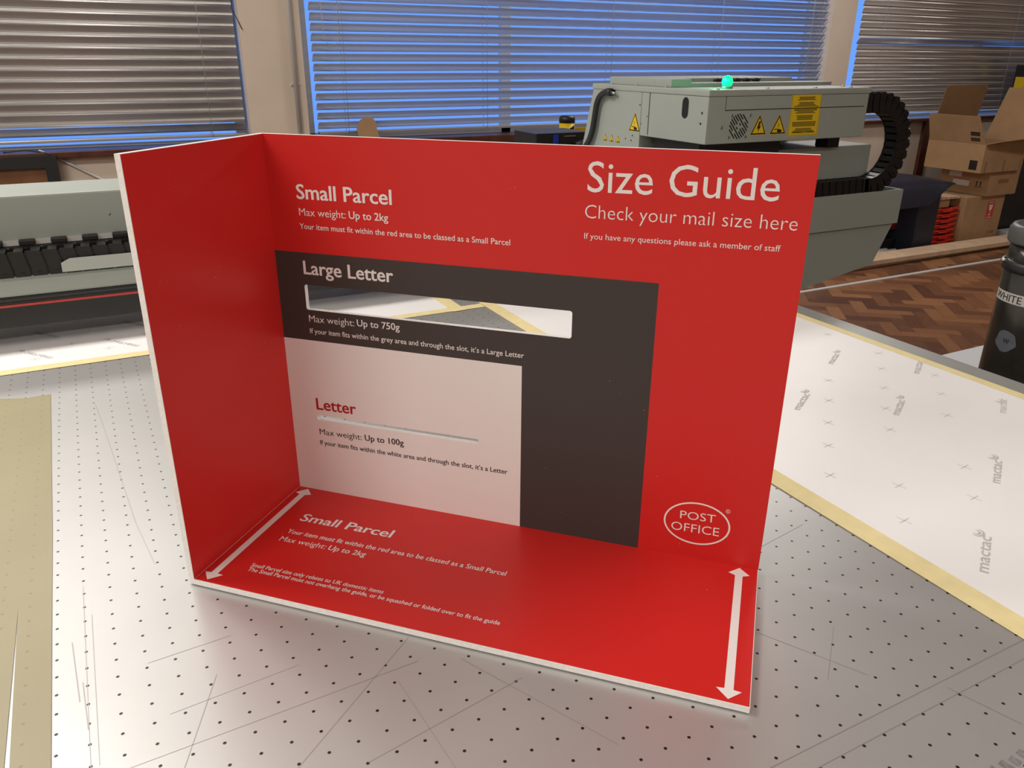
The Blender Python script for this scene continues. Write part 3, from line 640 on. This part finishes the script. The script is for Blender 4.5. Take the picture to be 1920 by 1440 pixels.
# slot position measured z 0.297..0.34 mapped under the lid
pts = [(p[0], p[1], p[2] + 0.000) for p in pts]
sl.face(pts[::-1], 0); sl.build('handle_slot', 'darkhole', hous)
def tri_sticker(f, cx, cz, wdt, h, symbol, parent):
    mb = Flat(); k2 = 0
    def T(sc, dz, d): return [f(cx - wdt / 2 * sc, cz + dz - h / 3 * sc, d), f(cx + wdt / 2 * sc, cz + dz - h / 3 * sc, d), f(cx, cz + dz + 2 * h / 3 * sc, d)]
    mb.face(T(1.0, 0, 1), 0); mb.face(T(0.93, 0, 2), 1); mb.face(T(0.74, 0, 3), 0)
    if symbol == 'bolt':
        pl = [(-0.02, 0.32), (0.10, 0.32), (0.02, 0.10), (0.12, 0.12), (-0.06, -0.24), (-0.02, -0.02), (-0.12, -0.04)]
        mb.face([f(cx + a * wdt, cz + b_ * h, 4) for a, b_ in pl][::-1], 1)
    else:
        n = 12; mb.face([f(cx + wdt * (0.08 + 0.15 * math.cos(2 * math.pi * i / n)), cz + h * (-0.17 + 0.075 * math.sin(2 * math.pi * i / n)), 4) for i in range(n)], 1)
        for a, b_, c_, d_ in [(-0.25, -0.11, 0.05, -0.07), (-0.27, -0.30, 0.1, -0.26), (-0.02, 0.0, 0.01, 0.22)]:
            mb.face([f(cx + a * wdt, cz + b_ * h, 4), f(cx + c_ * wdt, cz + b_ * h, 4), f(cx + c_ * wdt, cz + d_ * h, 4), f(cx + a * wdt, cz + d_ * h, 4)], 1)
    return mb.build('warning_sticker', ['yellow', 'ink'], parent)
fy = lambda a, b_, d: (a, HY0 - 0.0002 * d, b_)
fx = lambda a, b_, d: (HX0 - 0.0002 * d, -a, b_)
tri_sticker(fy, 1.143, z_(0.2785), 0.046, 0.0425, 'bolt', hous); tri_sticker(fy, 1.199, z_(0.278), 0.048, 0.0420, 'hand', hous)
tri_sticker(fx, -0.851, z_(0.271), 0.047, 0.0430, 'hand', hous)
for y in (0.972, 0.944, 0.917): tri_sticker(fx, -y, z_(0.2315), 0.020, 0.0185, 'hand', hous)
yb_ = Flat(); Y = lambda a, b_, d: fy(a, z_(b_), d)
yb_.face([Y(1.229, 0.258, 1), Y(1.319, 0.258, 1), Y(1.3165, 0.3435, 1), Y(1.229, 0.3435, 1)], 0)
zz = 0.3395; rr = random.Random(4)
for blk in range(6):
    for l in range(4 if blk else 3):
        wd_ = rr.uniform(0.020, 0.038); cx = 1.2735
        yb_.face([Y(cx - wd_, zz - 0.0017, 2), Y(cx + wd_, zz - 0.0017, 2), Y(cx + wd_, zz, 2), Y(cx - wd_, zz, 2)], 1); zz -= 0.0026
    zz -= 0.0032
for a in (1.245, 1.285): yb_.face([Y(a, 0.2645, 2), Y(a + 0.024, 0.2645, 2), Y(a + 0.024, 0.2665, 2), Y(a, 0.2665, 2)], 1)
for (a0, b0, a1, b1_) in [(1.2305, 0.2595, 1.3175, 0.2601), (1.2305, 0.2595, 1.2312, 0.342), (1.3155, 0.2595, 1.3162, 0.342)]: yb_.face([Y(a0, b0, 2), Y(a1, b0, 2), Y(a1, b1_, 2), Y(a0, b1_, 2)], 1)
M['mutedink'] = P('brown_black_print', (0.10, 0.07, 0.01), 0.5)
yb_.build('instruction_sticker', ['yellow', 'mutedink'], hous)
# vent with slanted slots
vn = Flat(); cx, cz = 1.0865, 0.2835
dv = Vector((0.66, -0.75)).normalized(); nv = Vector((0.75, 0.66)).normalized(); vr = 0.0255
for k2 in range(-4, 5):
    off = k2 * 0.0056; half = math.sqrt(max(0, vr * vr - off * off))
    if half < 0.006: continue
    cuts = [(-half, half)] if k2 % 3 else [(-half, -0.004 - 0.002 * (k2 == 0)), (0.004 + 0.002 * (k2 == 0), half)]
    if k2 in (-1, 1): cuts = [(-half, -half * .35), (-half * .15 , half * .1 ), (half * .35, half)]
    for a0, a1 in cuts:
        q4 = [dv * a0 + nv * (off - 0.0014), dv * a1 + nv * (off - 0.0014), dv * a1 + nv * (off + 0.0014), dv * a0 + nv * (off + 0.0014)]
        vn.face([Y(cx + p.x, cz + p.y, 1) for p in q4], 0)
vn.build('vent', 'darkhole', hous)
for a, b_ in [(1.065, 0.305), (1.115, 0.305), (1.062, 0.262), (1.108, 0.262), (1.040, 0.282)]:
    q = MB(); q.tube([(a, HY0 - 0.0012, z_(b_)), (a, HY0 + 0.002, z_(b_))], 0.0032, 12); q.build('bolt_head', 'screw', hous)
# thick black hose on the side
hz = [(0.9455, 0.3395), (0.958, 0.3395), (0.975, 0.335), (0.990, 0.326), (1.000, 0.310), (1.005, 0.290), (1.010, 0.265), (1.018, 0.240), (1.032, 0.218), (1.055, 0.198), (1.085, 0.180)]
def smooth_path(p, n=4):
    out = []
    for i in range(len(p) - 1):
        p0, p1, p2, p3 = [Vector(p[max(0, min(len(p) - 1, i + k2))]) for k2 in (-1, 0, 1, 2)]
        for j in range(n):
            t = j / n; out.append(0.5 * ((2 * p1) + (p2 - p0) * t + (2 * p0 - 5 * p1 + 4 * p2 - p3) * t * t + (3 * p1 - p0 - 3 * p2 + p3) * t ** 3))
    out.append(Vector(p[-1])); return out
MB().tube([(HX0 - 0.011, a, z_(b_)) for a, b_ in smooth_path([Vector((a, b_)) for a, b_ in hz])], 0.0072, 12).build('hose', 'rubber', hd)
q = MB(); q.tube([(HX0 - 0.011, 0.938, z_(0.3395)), (HX0 - 0.011, 0.955, z_(0.3395))], 0.0088, 12); q.box(HX0 - 0.012, HX0, 0.938, 0.950, z_(0.334), z_(0.345)); q.tube([(HX0 - 0.011, 0.922, z_(0.338)), (HX0 - 0.011, 0.938, z_(0.3385))], [0.002, 0.005], 8, 1); q.build('hose_fitting', ['rubber', 'screw'], hd)
MB().box(1.425, 1.462, 0.66, 0.70, z_(0.2195), HB + 0.002, bev=0.002).build('guide_foot', 'black', hd)
MB().box(1.02, 1.25, 0.64, 0.80, z_(0.2195), HB + 0.002).build('carriage_block', 'black', hd)

# ------------------------------------------------------------------ smoky tube at the right edge
tcx, tcy = 1.155, -0.050; tr = 0.0625
tu = thing('smoky_tube', (tcx, tcy, 0), 'tall smoky dark plastic tube with grey cap and a WHITE label', 'tube')
MB().lathe(tcx, tcy, [(tr, 0.0), (tr, z_(0.118)), (tr - 0.001, z_(0.128)), (tr - 0.001, z_(0.158))], 40).build('tube_body', 'smoke', tu)
cp = MB(); cp.lathe(tcx, tcy, [(tr + 0.003, z_(0.157)), (tr + 0.005, z_(0.160)), (tr + 0.005, z_(0.178)), (tr + 0.001, z_(0.184)), (tr - 0.010, z_(0.185)), (tr - 0.014, z_(0.181)), (tr - 0.022, z_(0.181)), (tr - 0.026, z_(0.184)), (0.001, z_(0.184))], 40); cp.build('cap', 'capgrey', tu)
rg = MB(); rg.lathe(tcx, tcy, [(tr + 0.0005, z_(0.114)), (tr + 0.004, z_(0.116)), (tr + 0.004, z_(0.130)), (tr + 0.0005, z_(0.132))], 40); rg.build('clamp_ring', 'black', tu)
def cyl(u, v, d=0.0): 
    a = THW + u / tr; r = tr + d; return (tcx + r * math.cos(a), tcy + r * math.sin(a), v)
THW = math.atan2(-0.7325 - tcy, -0.13 - tcx)
lb = Flat(); n = 24; u0, u1 = -0.085, 0.085
for i in range(n):
    a, b_ = u0 + (u1 - u0) * i / n, u0 + (u1 - u0) * (i + 1) / n; lb.face([cyl(a, z_(0.068), 0.0004), cyl(b_, z_(0.068), 0.0004), cyl(b_, z_(0.084), 0.0004), cyl(a, z_(0.084), 0.0004)], 0)
put_text(lb, 'WHITE', lambda u, v, d=0.0: cyl(u, v, 0.0008), -0.078, -0.026, z_(0.0705), z_(0.0705), 0.0108, 1, 0.0); lb.build('label', ['lbl', 'ink'], tu)
pt = Flat(); n = 24; cu, cv_ = -0.035, z_(0.009)
pq = [cyl(cu + 0.017 * math.cos(2 * math.pi * i / n) * (1 + 0.08 * math.sin(5 * i)), cv_ + 0.017 * math.sin(2 * math.pi * i / n) * (1 + 0.06 * math.cos(7 * i)), 0.0005) for i in range(n)]
for i in range(n): pt.face([cyl(cu, cv_, 0.0005), pq[i], pq[(i + 1) % n]], 0)
put_text(pt, 'W', lambda u, v, d=0.0: cyl(u, v, 0.0008), cu - 0.004, cu + 0.006, z_(0.0055), z_(0.0055), 0.008, 1); pt.build('patch', ['patch', 'ink'], tu)
MB().sphere((*cyl(-0.075, z_(0.130), 0.005)[:2], z_(0.130)), 0.005, 0, 12).build('clamp_screw', 'chrome', tu)
tag(MB().box(2.35, 4.2, 0.3, 1.37, 0, 0.02).build('white_board', 'whitecap'), 'white board lying on the parquet beside the smoky tube', 'board')

# ------------------------------------------------------------------ floor items at the right
struct(MB().box(2.2, 6.4, 2.45, 2.475, 0, 0.006).build('trim_2', 'conduit'))
def plank(x0, x1, y0, y1, z0, z1, rz, label):
    t = thing('timber_plank', ((x0 + x1) / 2, (y0 + y1) / 2, z0), label, 'plank', 'timber planks on the floor')
    MB().box(x0, x1, y0, y1, z0, z1, bev=0.002).build('board', 'plank', t); t.rotation_euler = (0, 0, rz); return t
plank(2.6, 6.15, 2.695, 2.84, 0.0, 0.022, 0.004, 'lower pale timber plank lying on the parquet, under another plank')
plank(2.55, 6.15, 2.665, 2.825, 0.0245, 0.054, -0.010, 'upper pale timber plank lying on top of another by the boxes')
for i in range(4):
    y = 2.875 + i * 0.036
    tag(MB().tube([(4.1, y, 0.0175), (4.80 - i * 0.045, y, 0.0175)], 0.0175, 14).build('white_tube', 'plasticwhite'), 'white plastic tube lying on the floor behind the planks, ' + ['nearest the planks', 'second from the planks', 'third from the planks', 'farthest from the planks'][i], 'tube', 'white tubes on the floor')

# cartons
def panel(mb, p, t, mi=0):
    a = [Vector(q) for q in p]; n = (a[1] - a[0]).cross(a[2] - a[1]).normalized() * t; mb.prism(a, n, mi)
def bar(mb, f, a0, a1, b0, b1_, mi): mb.face([f(a0, b0), f(a1, b0), f(a1, b1_), f(a0, b1_)], mi)
t = thing('cardboard_box', (5.65, 3.15, 0), 'tall cardboard box with red fragile label, bottom of the stack', 'box', 'cardboard boxes under the right window')
MB().box(5.43, 5.875, 2.91, 3.40, 0, 0.338, bev=0.004).build('carton', 'card', t)
lab = Flat(); f = lambda a, b_: (a, 2.9096, b_)
bar(lab, f, 5.688, 5.772, 0.165, 0.295, 0); f2 = lambda a, b_: (a, 2.9092, b_)
cx = 5.73; lab.face([f2(cx - 0.022, 0.268), f2(cx - 0.017, 0.235), f2(cx - 0.004, 0.222), f2(cx + 0.004, 0.222), f2(cx + 0.017, 0.235), f2(cx + 0.022, 0.268)], 1); bar(lab, f2, cx - 0.003, cx + 0.003, 0.195, 0.223, 1); bar(lab, f2, cx - 0.016, cx + 0.016, 0.190, 0.196, 1); bar(lab, f2, cx - 0.03, cx + 0.03, 0.172, 0.177, 1); bar(lab, f2, cx - 0.03, cx + 0.03, 0.282, 0.286, 1)
lab.build('fragile_label', ['labelred', 'labelwhite'], t)
pr = Flat()
for a in (5.755, 5.79, 5.81): bar(pr, f, a, a + 0.016, 0.05, 0.072, 0)
pr.build('printed_mark', 'carddark', t)
t = thing('cardboard_box', (5.76, 3.06, 0.34), 'low cardboard box with a hand hole, middle of the stack', 'box', 'cardboard boxes under the right window')
MB().box(5.594, 5.935, 2.88, 3.27, 0.3395, 0.515, bev=0.003).build('carton', 'card', t)
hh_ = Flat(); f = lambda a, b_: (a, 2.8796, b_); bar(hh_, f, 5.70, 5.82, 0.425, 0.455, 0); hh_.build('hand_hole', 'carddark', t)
lb = Flat(); f = lambda a, b_: (5.5936, -a, b_); bar(lb, f, -3.20, -3.10, 0.455, 0.49, 0); bar(lb, f, -3.16, -3.03, 0.395, 0.435, 0); bar(lb, f, -3.16, -3.03, 0.435, 0.443, 1)
for a in (-2.975, -2.945): bar(lb, f, a, a + 0.008, 0.405, 0.437, 2); bar(lb, f, a - 0.006, a + 0.014, 0.430, 0.434, 2)
bar(lb, f, -2.985, -2.925, 0.397, 0.401, 2); lb.build('shipping_label', ['labelwhite', 'labelred', 'ink'], t)
t = thing('cardboard_box', (5.63, 3.07, 0.516), 'open cardboard box with raised flaps, top of the stack', 'box', 'cardboard boxes under the right window')
cx0, cx1, cy0, cy1, cz0, cz1 = 5.418, 5.885, 2.85, 3.30, 0.517, 0.712; th = 0.004
c = MB(); c.box(cx0, cx1, cy0, cy1, cz0, cz0 + th); c.box(cx0, cx0 + th, cy0, cy1, cz0 + th, cz1); c.box(cx1 - th, cx1, cy0, cy1, cz0 + th, cz1); c.box(cx0 + th, cx1 - th, cy0, cy0 + th, cz0 + th, cz1); c.box(cx0 + th, cx1 - th, cy1 - th, cy1, cz0 + th, cz1); c.build('carton', 'card', t)
fl = MB(); panel(fl, [(cx0, cy1 - 0.004, cz1 + 0.002), (cx0, cy0 + 0.012, cz1 + 0.002), (cx0 - 0.07, cy0 + 0.045, cz1 + 0.185), (cx0 - 0.07, cy1 - 0.01, cz1 + 0.185)], th); fl.build('flap', 'card', t)
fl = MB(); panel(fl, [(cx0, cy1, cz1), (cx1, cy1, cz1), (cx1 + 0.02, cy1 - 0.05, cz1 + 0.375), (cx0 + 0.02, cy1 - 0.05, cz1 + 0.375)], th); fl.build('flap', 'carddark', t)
fl = MB(); panel(fl, [(cx1, cy0, cz1), (cx1, cy1 - 0.12, cz1), (cx1 + 0.10, cy1 - 0.16, cz1 + 0.36), (cx1 + 0.10, cy0 + 0.0, cz1 + 0.36)][::-1], th); fl.build('flap', 'card', t)
fl = MB(); panel(fl, [(cx0, cy0, cz1), (cx1, cy0, cz1), (cx1, cy0 - 0.16, cz1 + 0.06), (cx0 + 0.04, cy0 - 0.06, cz1 + 0.02)], th); fl.build('flap', 'card', t)
lb = Flat(); f = lambda a, b_: (cx0 - 0.0004, -a, b_)
bar(lb, f, -2.945, -2.885, 0.535, 0.60, 0); lb.build('dark_label', 'ink', t)
lb = Flat(); f = lambda a, b_: (cx0 - 0.0104 , -a, b_)
for z0, z1 in ((0.80, 0.812), (0.788, 0.797), (0.764, 0.772), (0.752, 0.76)): bar(lb, lambda a, b_: (cx0 - 0.07 * (b_ - cz1) / 0.185 - 0.0016, -a, b_), -2.965, -2.895, z0 - 0.02, z1 - 0.02, 0)
lb.build('printed_mark', 'ink', t)
lb = Flat(); f = lambda a, b_: (a, cy0 - 0.0004, b_)
for a in (5.452, 5.66, 5.85): bar(lb, f, a, a + 0.02, 0.518, 0.60, 0)
lb.build('tape_strip', 'cardtape', t)
# small box with striped edge behind crates
t = thing('cardboard_box', (5.25, 3.1, 0.27), 'small cardboard box with a striped lid edge on top of the red crates', 'box', 'cardboard boxes under the right window')
MB().box(5.175, 5.33, 2.97, 3.22, 0.2705, 0.329, bev=0.003).build('carton', 'card', t)
st = Flat()
MB().box(5.165, 5.415, 2.955, 3.23, 0.330, 0.347, bev=0.002).build('lid', 'plank', t)
for i in range(4): a = 5.20 + i * 0.05; st.face([(a, 2.9546, 0.332), (a + 0.01, 2.9546, 0.332), (a + 0.02, 2.9546, 0.345), (a + 0.01, 2.9546, 0.345)], 0)
st.build('printed_stripe', 'cardtape', t)
# red crates
def crate_mesh():
    mb = Flat(); x0, x1, y0, y1 = -0.128, 0.128, -0.15, 0.15
    rim = []
    N = [(x0, y0, 0), (-0.06, y0, 0), (-0.045, y0, -0.014), (0.035, y0, -0.014), (0.05, y0, 0), (x1, y0, 0)]
    h = 0.026
    for a, b_ in zip(N[:-1], N[1:]):
        mb.face([(a[0], y0, a[2] + h), (b_[0], y0, b_[2] + h), (b_[0], y0, b_[2] + h + 0.012), (a[0], y0, a[2] + h + 0.012)], 0)
        mb.face([(a[0], y0, a[2] + h + 0.012), (b_[0], y0, b_[2] + h + 0.012), (b_[0], y0 + 0.02, b_[2] + h + 0.012), (a[0], y0 + 0.02, a[2] + h + 0.012)], 0)
        mb.face([(a[0], y0, a[2] + h), (a[0], y0 + 0.02, a[2] + h), (b_[0], y0 + 0.02, b_[2] + h), (b_[0], y0, b_[2] + h)], 0)
    mb.box(x0 + 0.012, x1 - 0.012, y0 + 0.02, y0 + 0.023, 0.0, 0.032); mb.box(x0 + 0.012, x1 - 0.012, y1 - 0.006, y1 - 0.003, 0.0, 0.036)
    mb.box(x0 + 0.009, x0 + 0.012, y0 + 0.02, y1, 0, 0.036); mb.box(x1 - 0.012, x1 - 0.009, y0 + 0.02, y1, 0, 0.036); mb.box(x0 + 0.012, x1 - 0.012, y0 + 0.02, y1, 0, 0.003)
    mb.box(x0, x0 + 0.012, y0, y1, h, h + 0.012); mb.box(x1 - 0.012, x1, y0, y1, h, h + 0.012)
    return mb
c0 = crate_mesh().build('red_crate', 'cratered'); names = ['bottom red crate of the stack beside the fragile box', 'second red crate up from the floor in the stack', 'third red crate up from the floor in the stack', 'middle red crate in the stack of seven', 'third red crate down from the top of the stack', 'second red crate down from the top of the stack', 'topmost red crate of the stack beside the fragile box']
for i in range(7):
    o = c0 if i == 0 else c0.copy()
    if i: COL.objects.link(o)
    o.location = (5.286, 3.09 if i > 1 else 3.08, i * 0.0385 + 0.0005); tag(o, names[i], 'crate', 'stacked red crates')

# navy moulded unit with red trays
KT = (2.87 + 0.7325) / (2.8 + 0.7325)
def tq(p): return (-0.13 + (p[0] + 0.13) * KT, p[1] + 0.075, max(0.004, TZ + 0.4185 + (p[2] - TZ - 0.4185) * KT))
def tbox(a, b_, c_, d_, e_, f_, bev=0.0):
    m_ = MB(); m_.box(a, b_, c_, d_, e_, f_, bev=bev); m_.v = [tq(p) for p in m_.v]; return m_
t = thing('storage_trolley', (4.9, 3.2, 0), 'navy moulded plastic trolley with red trays inside, left of the crates', 'trolley')
hd_ = MB(); nx, ny = 26, 8; vs = []; x0, x1, y0, y1 = 4.33, 5.07, 2.78, 3.20
def lipz(x):   # how far the front lip hangs
    if x < 4.80: return 0.345
    if x > 5.06: return 0.475
    s_ = (x - 4.80) / 0.26; return 0.345 + 0.13 * (3 * s_ * s_ - 2 * s_ ** 3)
for i in range(nx + 1):
    x = x0 + (x1 - x0) * i / nx
    tz = 0.515 - 0.03 * max(0, (x - 4.85) / 0.235) ** 2
    row = [(x, y0 - 0.012, lipz(x) if lipz(x) < tz - 0.01 else tz - 0.012), (x, y0, (lipz(x) + tz) / 2 + 0.02 if lipz(x) < tz - .05 else tz - 0.006), (x, y0 + 0.03, tz - 0.012), (x, y0 + 0.09, tz), (x, y0 + 0.25, tz + 0.004), (x, y1, tz)]
    vs += row
k2 = 6
hd_.idx(vs + [(a, b_ + 0.004, c_ - 0.008) for a, b_, c_ in vs], [(i * k2 + j, (i + 1) * k2 + j, (i + 1) * k2 + j + 1, i * k2 + j + 1) for i in range(nx) for j in range(k2 - 1)], 0, True)
hd_.v = [tq(p) for p in hd_.v]; hd_.build('hood', 'navy', t)
tbox(4.785, 4.985, 2.80, 3.18, 0.01, 0.46, bev=0.008).build('side_panel', 'navy', t)
tbox(4.36, 4.785, 3.10, 3.18, 0.01, 0.50).build('back_panel', 'navy', t)
for i in range(3): tbox(4.42, 4.782, 2.95, 3.09, 0.16 + i * 0.06, 0.205 + i * 0.06, bev=0.006).build('tray', 'drawer', t)
tbox(4.37, 4.782, 2.94, 3.09, 0.02, 0.10, bev=0.008).build('bottom_bin', 'black', t)
# tall black cabinet
t = thing('black_cabinet', (6.2, 3.2, 0), 'low black metal cabinet with a round chrome lock behind the fragile box', 'cabinet', 'black cabinets at the right')
MB().box(5.945, 6.6, 3.0, 3.45, 0, 0.60, bev=0.004).build('carcass', 'blackpaint', t)
q = MB(); q.tube([(6.045, 2.975, 0.335), (6.045, 3.0, 0.335)], 0.024, 20); q.tube([(6.045, 2.965, 0.335), (6.045, 2.98, 0.335)], 0.014, 16); q.build('lock', 'chrome', t)
t = thing('black_cabinet', (7.0, 3.4, 0), 'tall black metal cabinet with a yellow label at the right edge of the picture', 'cabinet', 'black cabinets at the right')
MB().box(6.74, 7.3, 3.30, 3.60, 0, 1.22, bev=0.004).build('carcass', 'blackpaint', t)
q = Flat(); f = lambda a, b_: (6.7396, -a, b_); bar(q, f, -3.585, -3.50, 1.02, 1.13, 0); q.build('yellow_label', 'yellow', t)
tag(MB().box(5.96, 6.4, 2.88, 2.97, 0.0, 0.05, bev=0.004).build('grey_plate', 'conduit'), 'pale grey slab on the floor before the black cabinet', 'slab')

# ------------------------------------------------------------------ left background: framed panel, cables
t = thing('framed_panel', (-0.8, RY1 - 0.06, 0), 'black framed brown panel leaning under the left window', 'panel')
fx0, fx1, fz0, fz1 = -1.6, -0.292, 0.0, TZ - 0.018; fw = 0.053; yy0, yy1 = RY1 - 0.085, RY1 - 0.052
fr = MB(); fr.box(fx0, fx1, yy0, yy1, fz1 - fw, fz1); fr.box(fx0, fx1, yy0, yy1, fz0, fz0 + fw); fr.box(fx0, fx0 + fw, yy0, yy1, fz0 + fw, fz1 - fw); fr.box(fx1 - fw, fx1, yy0, yy1, fz0 + fw, fz1 - fw); fr.build('frame', 'black', t)
M['brownpanel'] = P('brown_panel', (0.16, 0.07, 0.03), 0.35, noise=0.35, nscale=6)
MB().box(fx0 + fw, fx1 - fw, yy0 + 0.015, yy1, fz0 + fw, fz1 - fw).build('panel', 'brownpanel', t)
tag(MB().tube([(-0.36, RY1 - 0.012, TZ - 0.0), (-0.29, RY1 - 0.012, TZ - 0.036), (-0.12, RY1 - 0.012, TZ - 0.145), (-0.02, RY1 - 0.012, TZ - 0.21), (0.05, RY1 - 0.012, TZ - 0.5)], 0.006, 8).build('grey_cable', 'conduit'), 'grey cable running down the cream wall from the left sill', 'cable')
tag(MB().tube(smooth_path([(-0.50, RY1 - 0.035, TZ + 0.0), (-0.42, RY1 - 0.038, TZ + 0.006), (-0.36, RY1 - 0.04, TZ - 0.002), (-0.31, RY1 - 0.056, TZ - 0.016)]), 0.004, 8).build('black_cable', 'rubber'), 'thin black cable lying on the left window sill', 'cable')
# cardboard offcut on the middle sill
cc = MB(); pts = [(1.165, 0.0), (1.155, 0.06), (1.178, 0.104), (1.215, 0.120), (1.245, 0.118), (1.262, 0.098), (1.278, 0.0)]
cc.prism([(a, RY1 - 0.030 + b_ * 0.12, TZ - 0.0115 + b_) for a, b_ in pts], (0, -0.004, 0)); tag(cc.build('cardboard_offcut', 'card'), 'rounded brown cardboard offcut standing on the middle window sill', 'cardboard')
tag(MB().box(0.99, 1.15, RY1 - 0.045, RY1 + 0.0, TZ - 0.0115, TZ + 0.004, bev=0.003).build('dark_wood_strip', 'brownwood'), 'dark wood strip on the middle sill beside the cardboard offcut', 'wood strip')
# black device and stop post on the far end of the table
t = thing('control_box', (1.44, 2.04, 0), 'low black control box with a blue clip standing beyond the beam', 'control box')
K = (1.95 + 0.7325) / (2.6 + 0.7325); kx = lambda x: -0.13 + (x + 0.13) * K; kz = lambda zz: TZ + 0.4185 + (zz - 0.4185) * K
MB().box(kx(1.70), kx(1.975), 1.95, 2.13, TZ + 0.0005, kz(0.083), bev=0.004).build('case', 'black', t)
M['bluegrey'] = P('blue_grey_lid', (0.06, 0.065, 0.09), 0.4)
MB().box(kx(1.74), kx(1.93), 1.99, 2.10, 0, TZ + 0.0005, bev=0.004).build('pedestal', 'paint', t)
MB().box(kx(1.70) - 0.002, kx(1.975) + 0.002, 1.948, 2.132, kz(0.083), kz(0.083) + 0.003, bev=0.001).build('lid', 'bluegrey', t)
MB().box(kx(1.79), kx(1.815), 1.944, 1.951, kz(0.03), kz(0.078), bev=0.001).build('clip', 'blue', t)
MB().box(kx(1.85), kx(1.91), 1.945, 1.951, kz(0.068), kz(0.073)).build('handle', 'screw', t)
MB().tube([(kx(1.90), 1.93, kz(0.03)), (kx(1.93), 1.92, kz(0.04)), (kx(1.97), 1.91, kz(0.02)), (kx(2.0), 1.90, kz(-0.04))], 0.012, 10).build('cable', 'rubber', t)
t = thing('hazard_post', (kx(1.9), 2.30, TZ - 0.2), 'short yellow and black hazard post with black cap behind the control box', 'post')
K = (2.3 + 0.7325) / (2.6 + 0.7325); px, py = kx(1.862), 2.30; pr_ = 0.036 * K
MB().lathe(px, py, [(pr_, 0.0), (pr_, kz(0.132))], 24).build('post', 'yellow', t)
MB().lathe(px, py, [(pr_ + 0.001, kz(0.130)), (pr_ + 0.001, kz(0.152)), (pr_ - 0.005, kz(0.161)), (0.001, kz(0.162))], 24).build('cap', 'black', t)
hzs = MB(); a0 = math.atan2(-0.73 - py, -0.13 - px)
for i in range(3):
    pts = []
    for j in range(9):
        a = a0 - 1.2 + 2.4 * j / 8; zz = kz(0.122) - i * 0.07 - 0.03 * (1 - j / 8) * 1.3; pts.append(((px + (pr_ + .0008) * math.cos(a), py + (pr_ + .0008) * math.sin(a), zz), (px + (pr_ + .0008) * math.cos(a), py + (pr_ + .0008) * math.sin(a), zz - 0.028)))
    for j in range(8): hzs.face([pts[j][1], pts[j + 1][1], pts[j + 1][0], pts[j][0]], 0)
hzs.build('hazard_stripe', 'black', t)
MB().prism([(px + 0.03, py + 0.03, kz(0.02)), (px + 0.11, py + 0.03, kz(0.02)), (px + 0.11, py + 0.03, kz(0.104)), (px + 0.045, py + 0.03, kz(0.104))], (0, -0.01, 0)).build('hazard_plate', 'yellow', t)
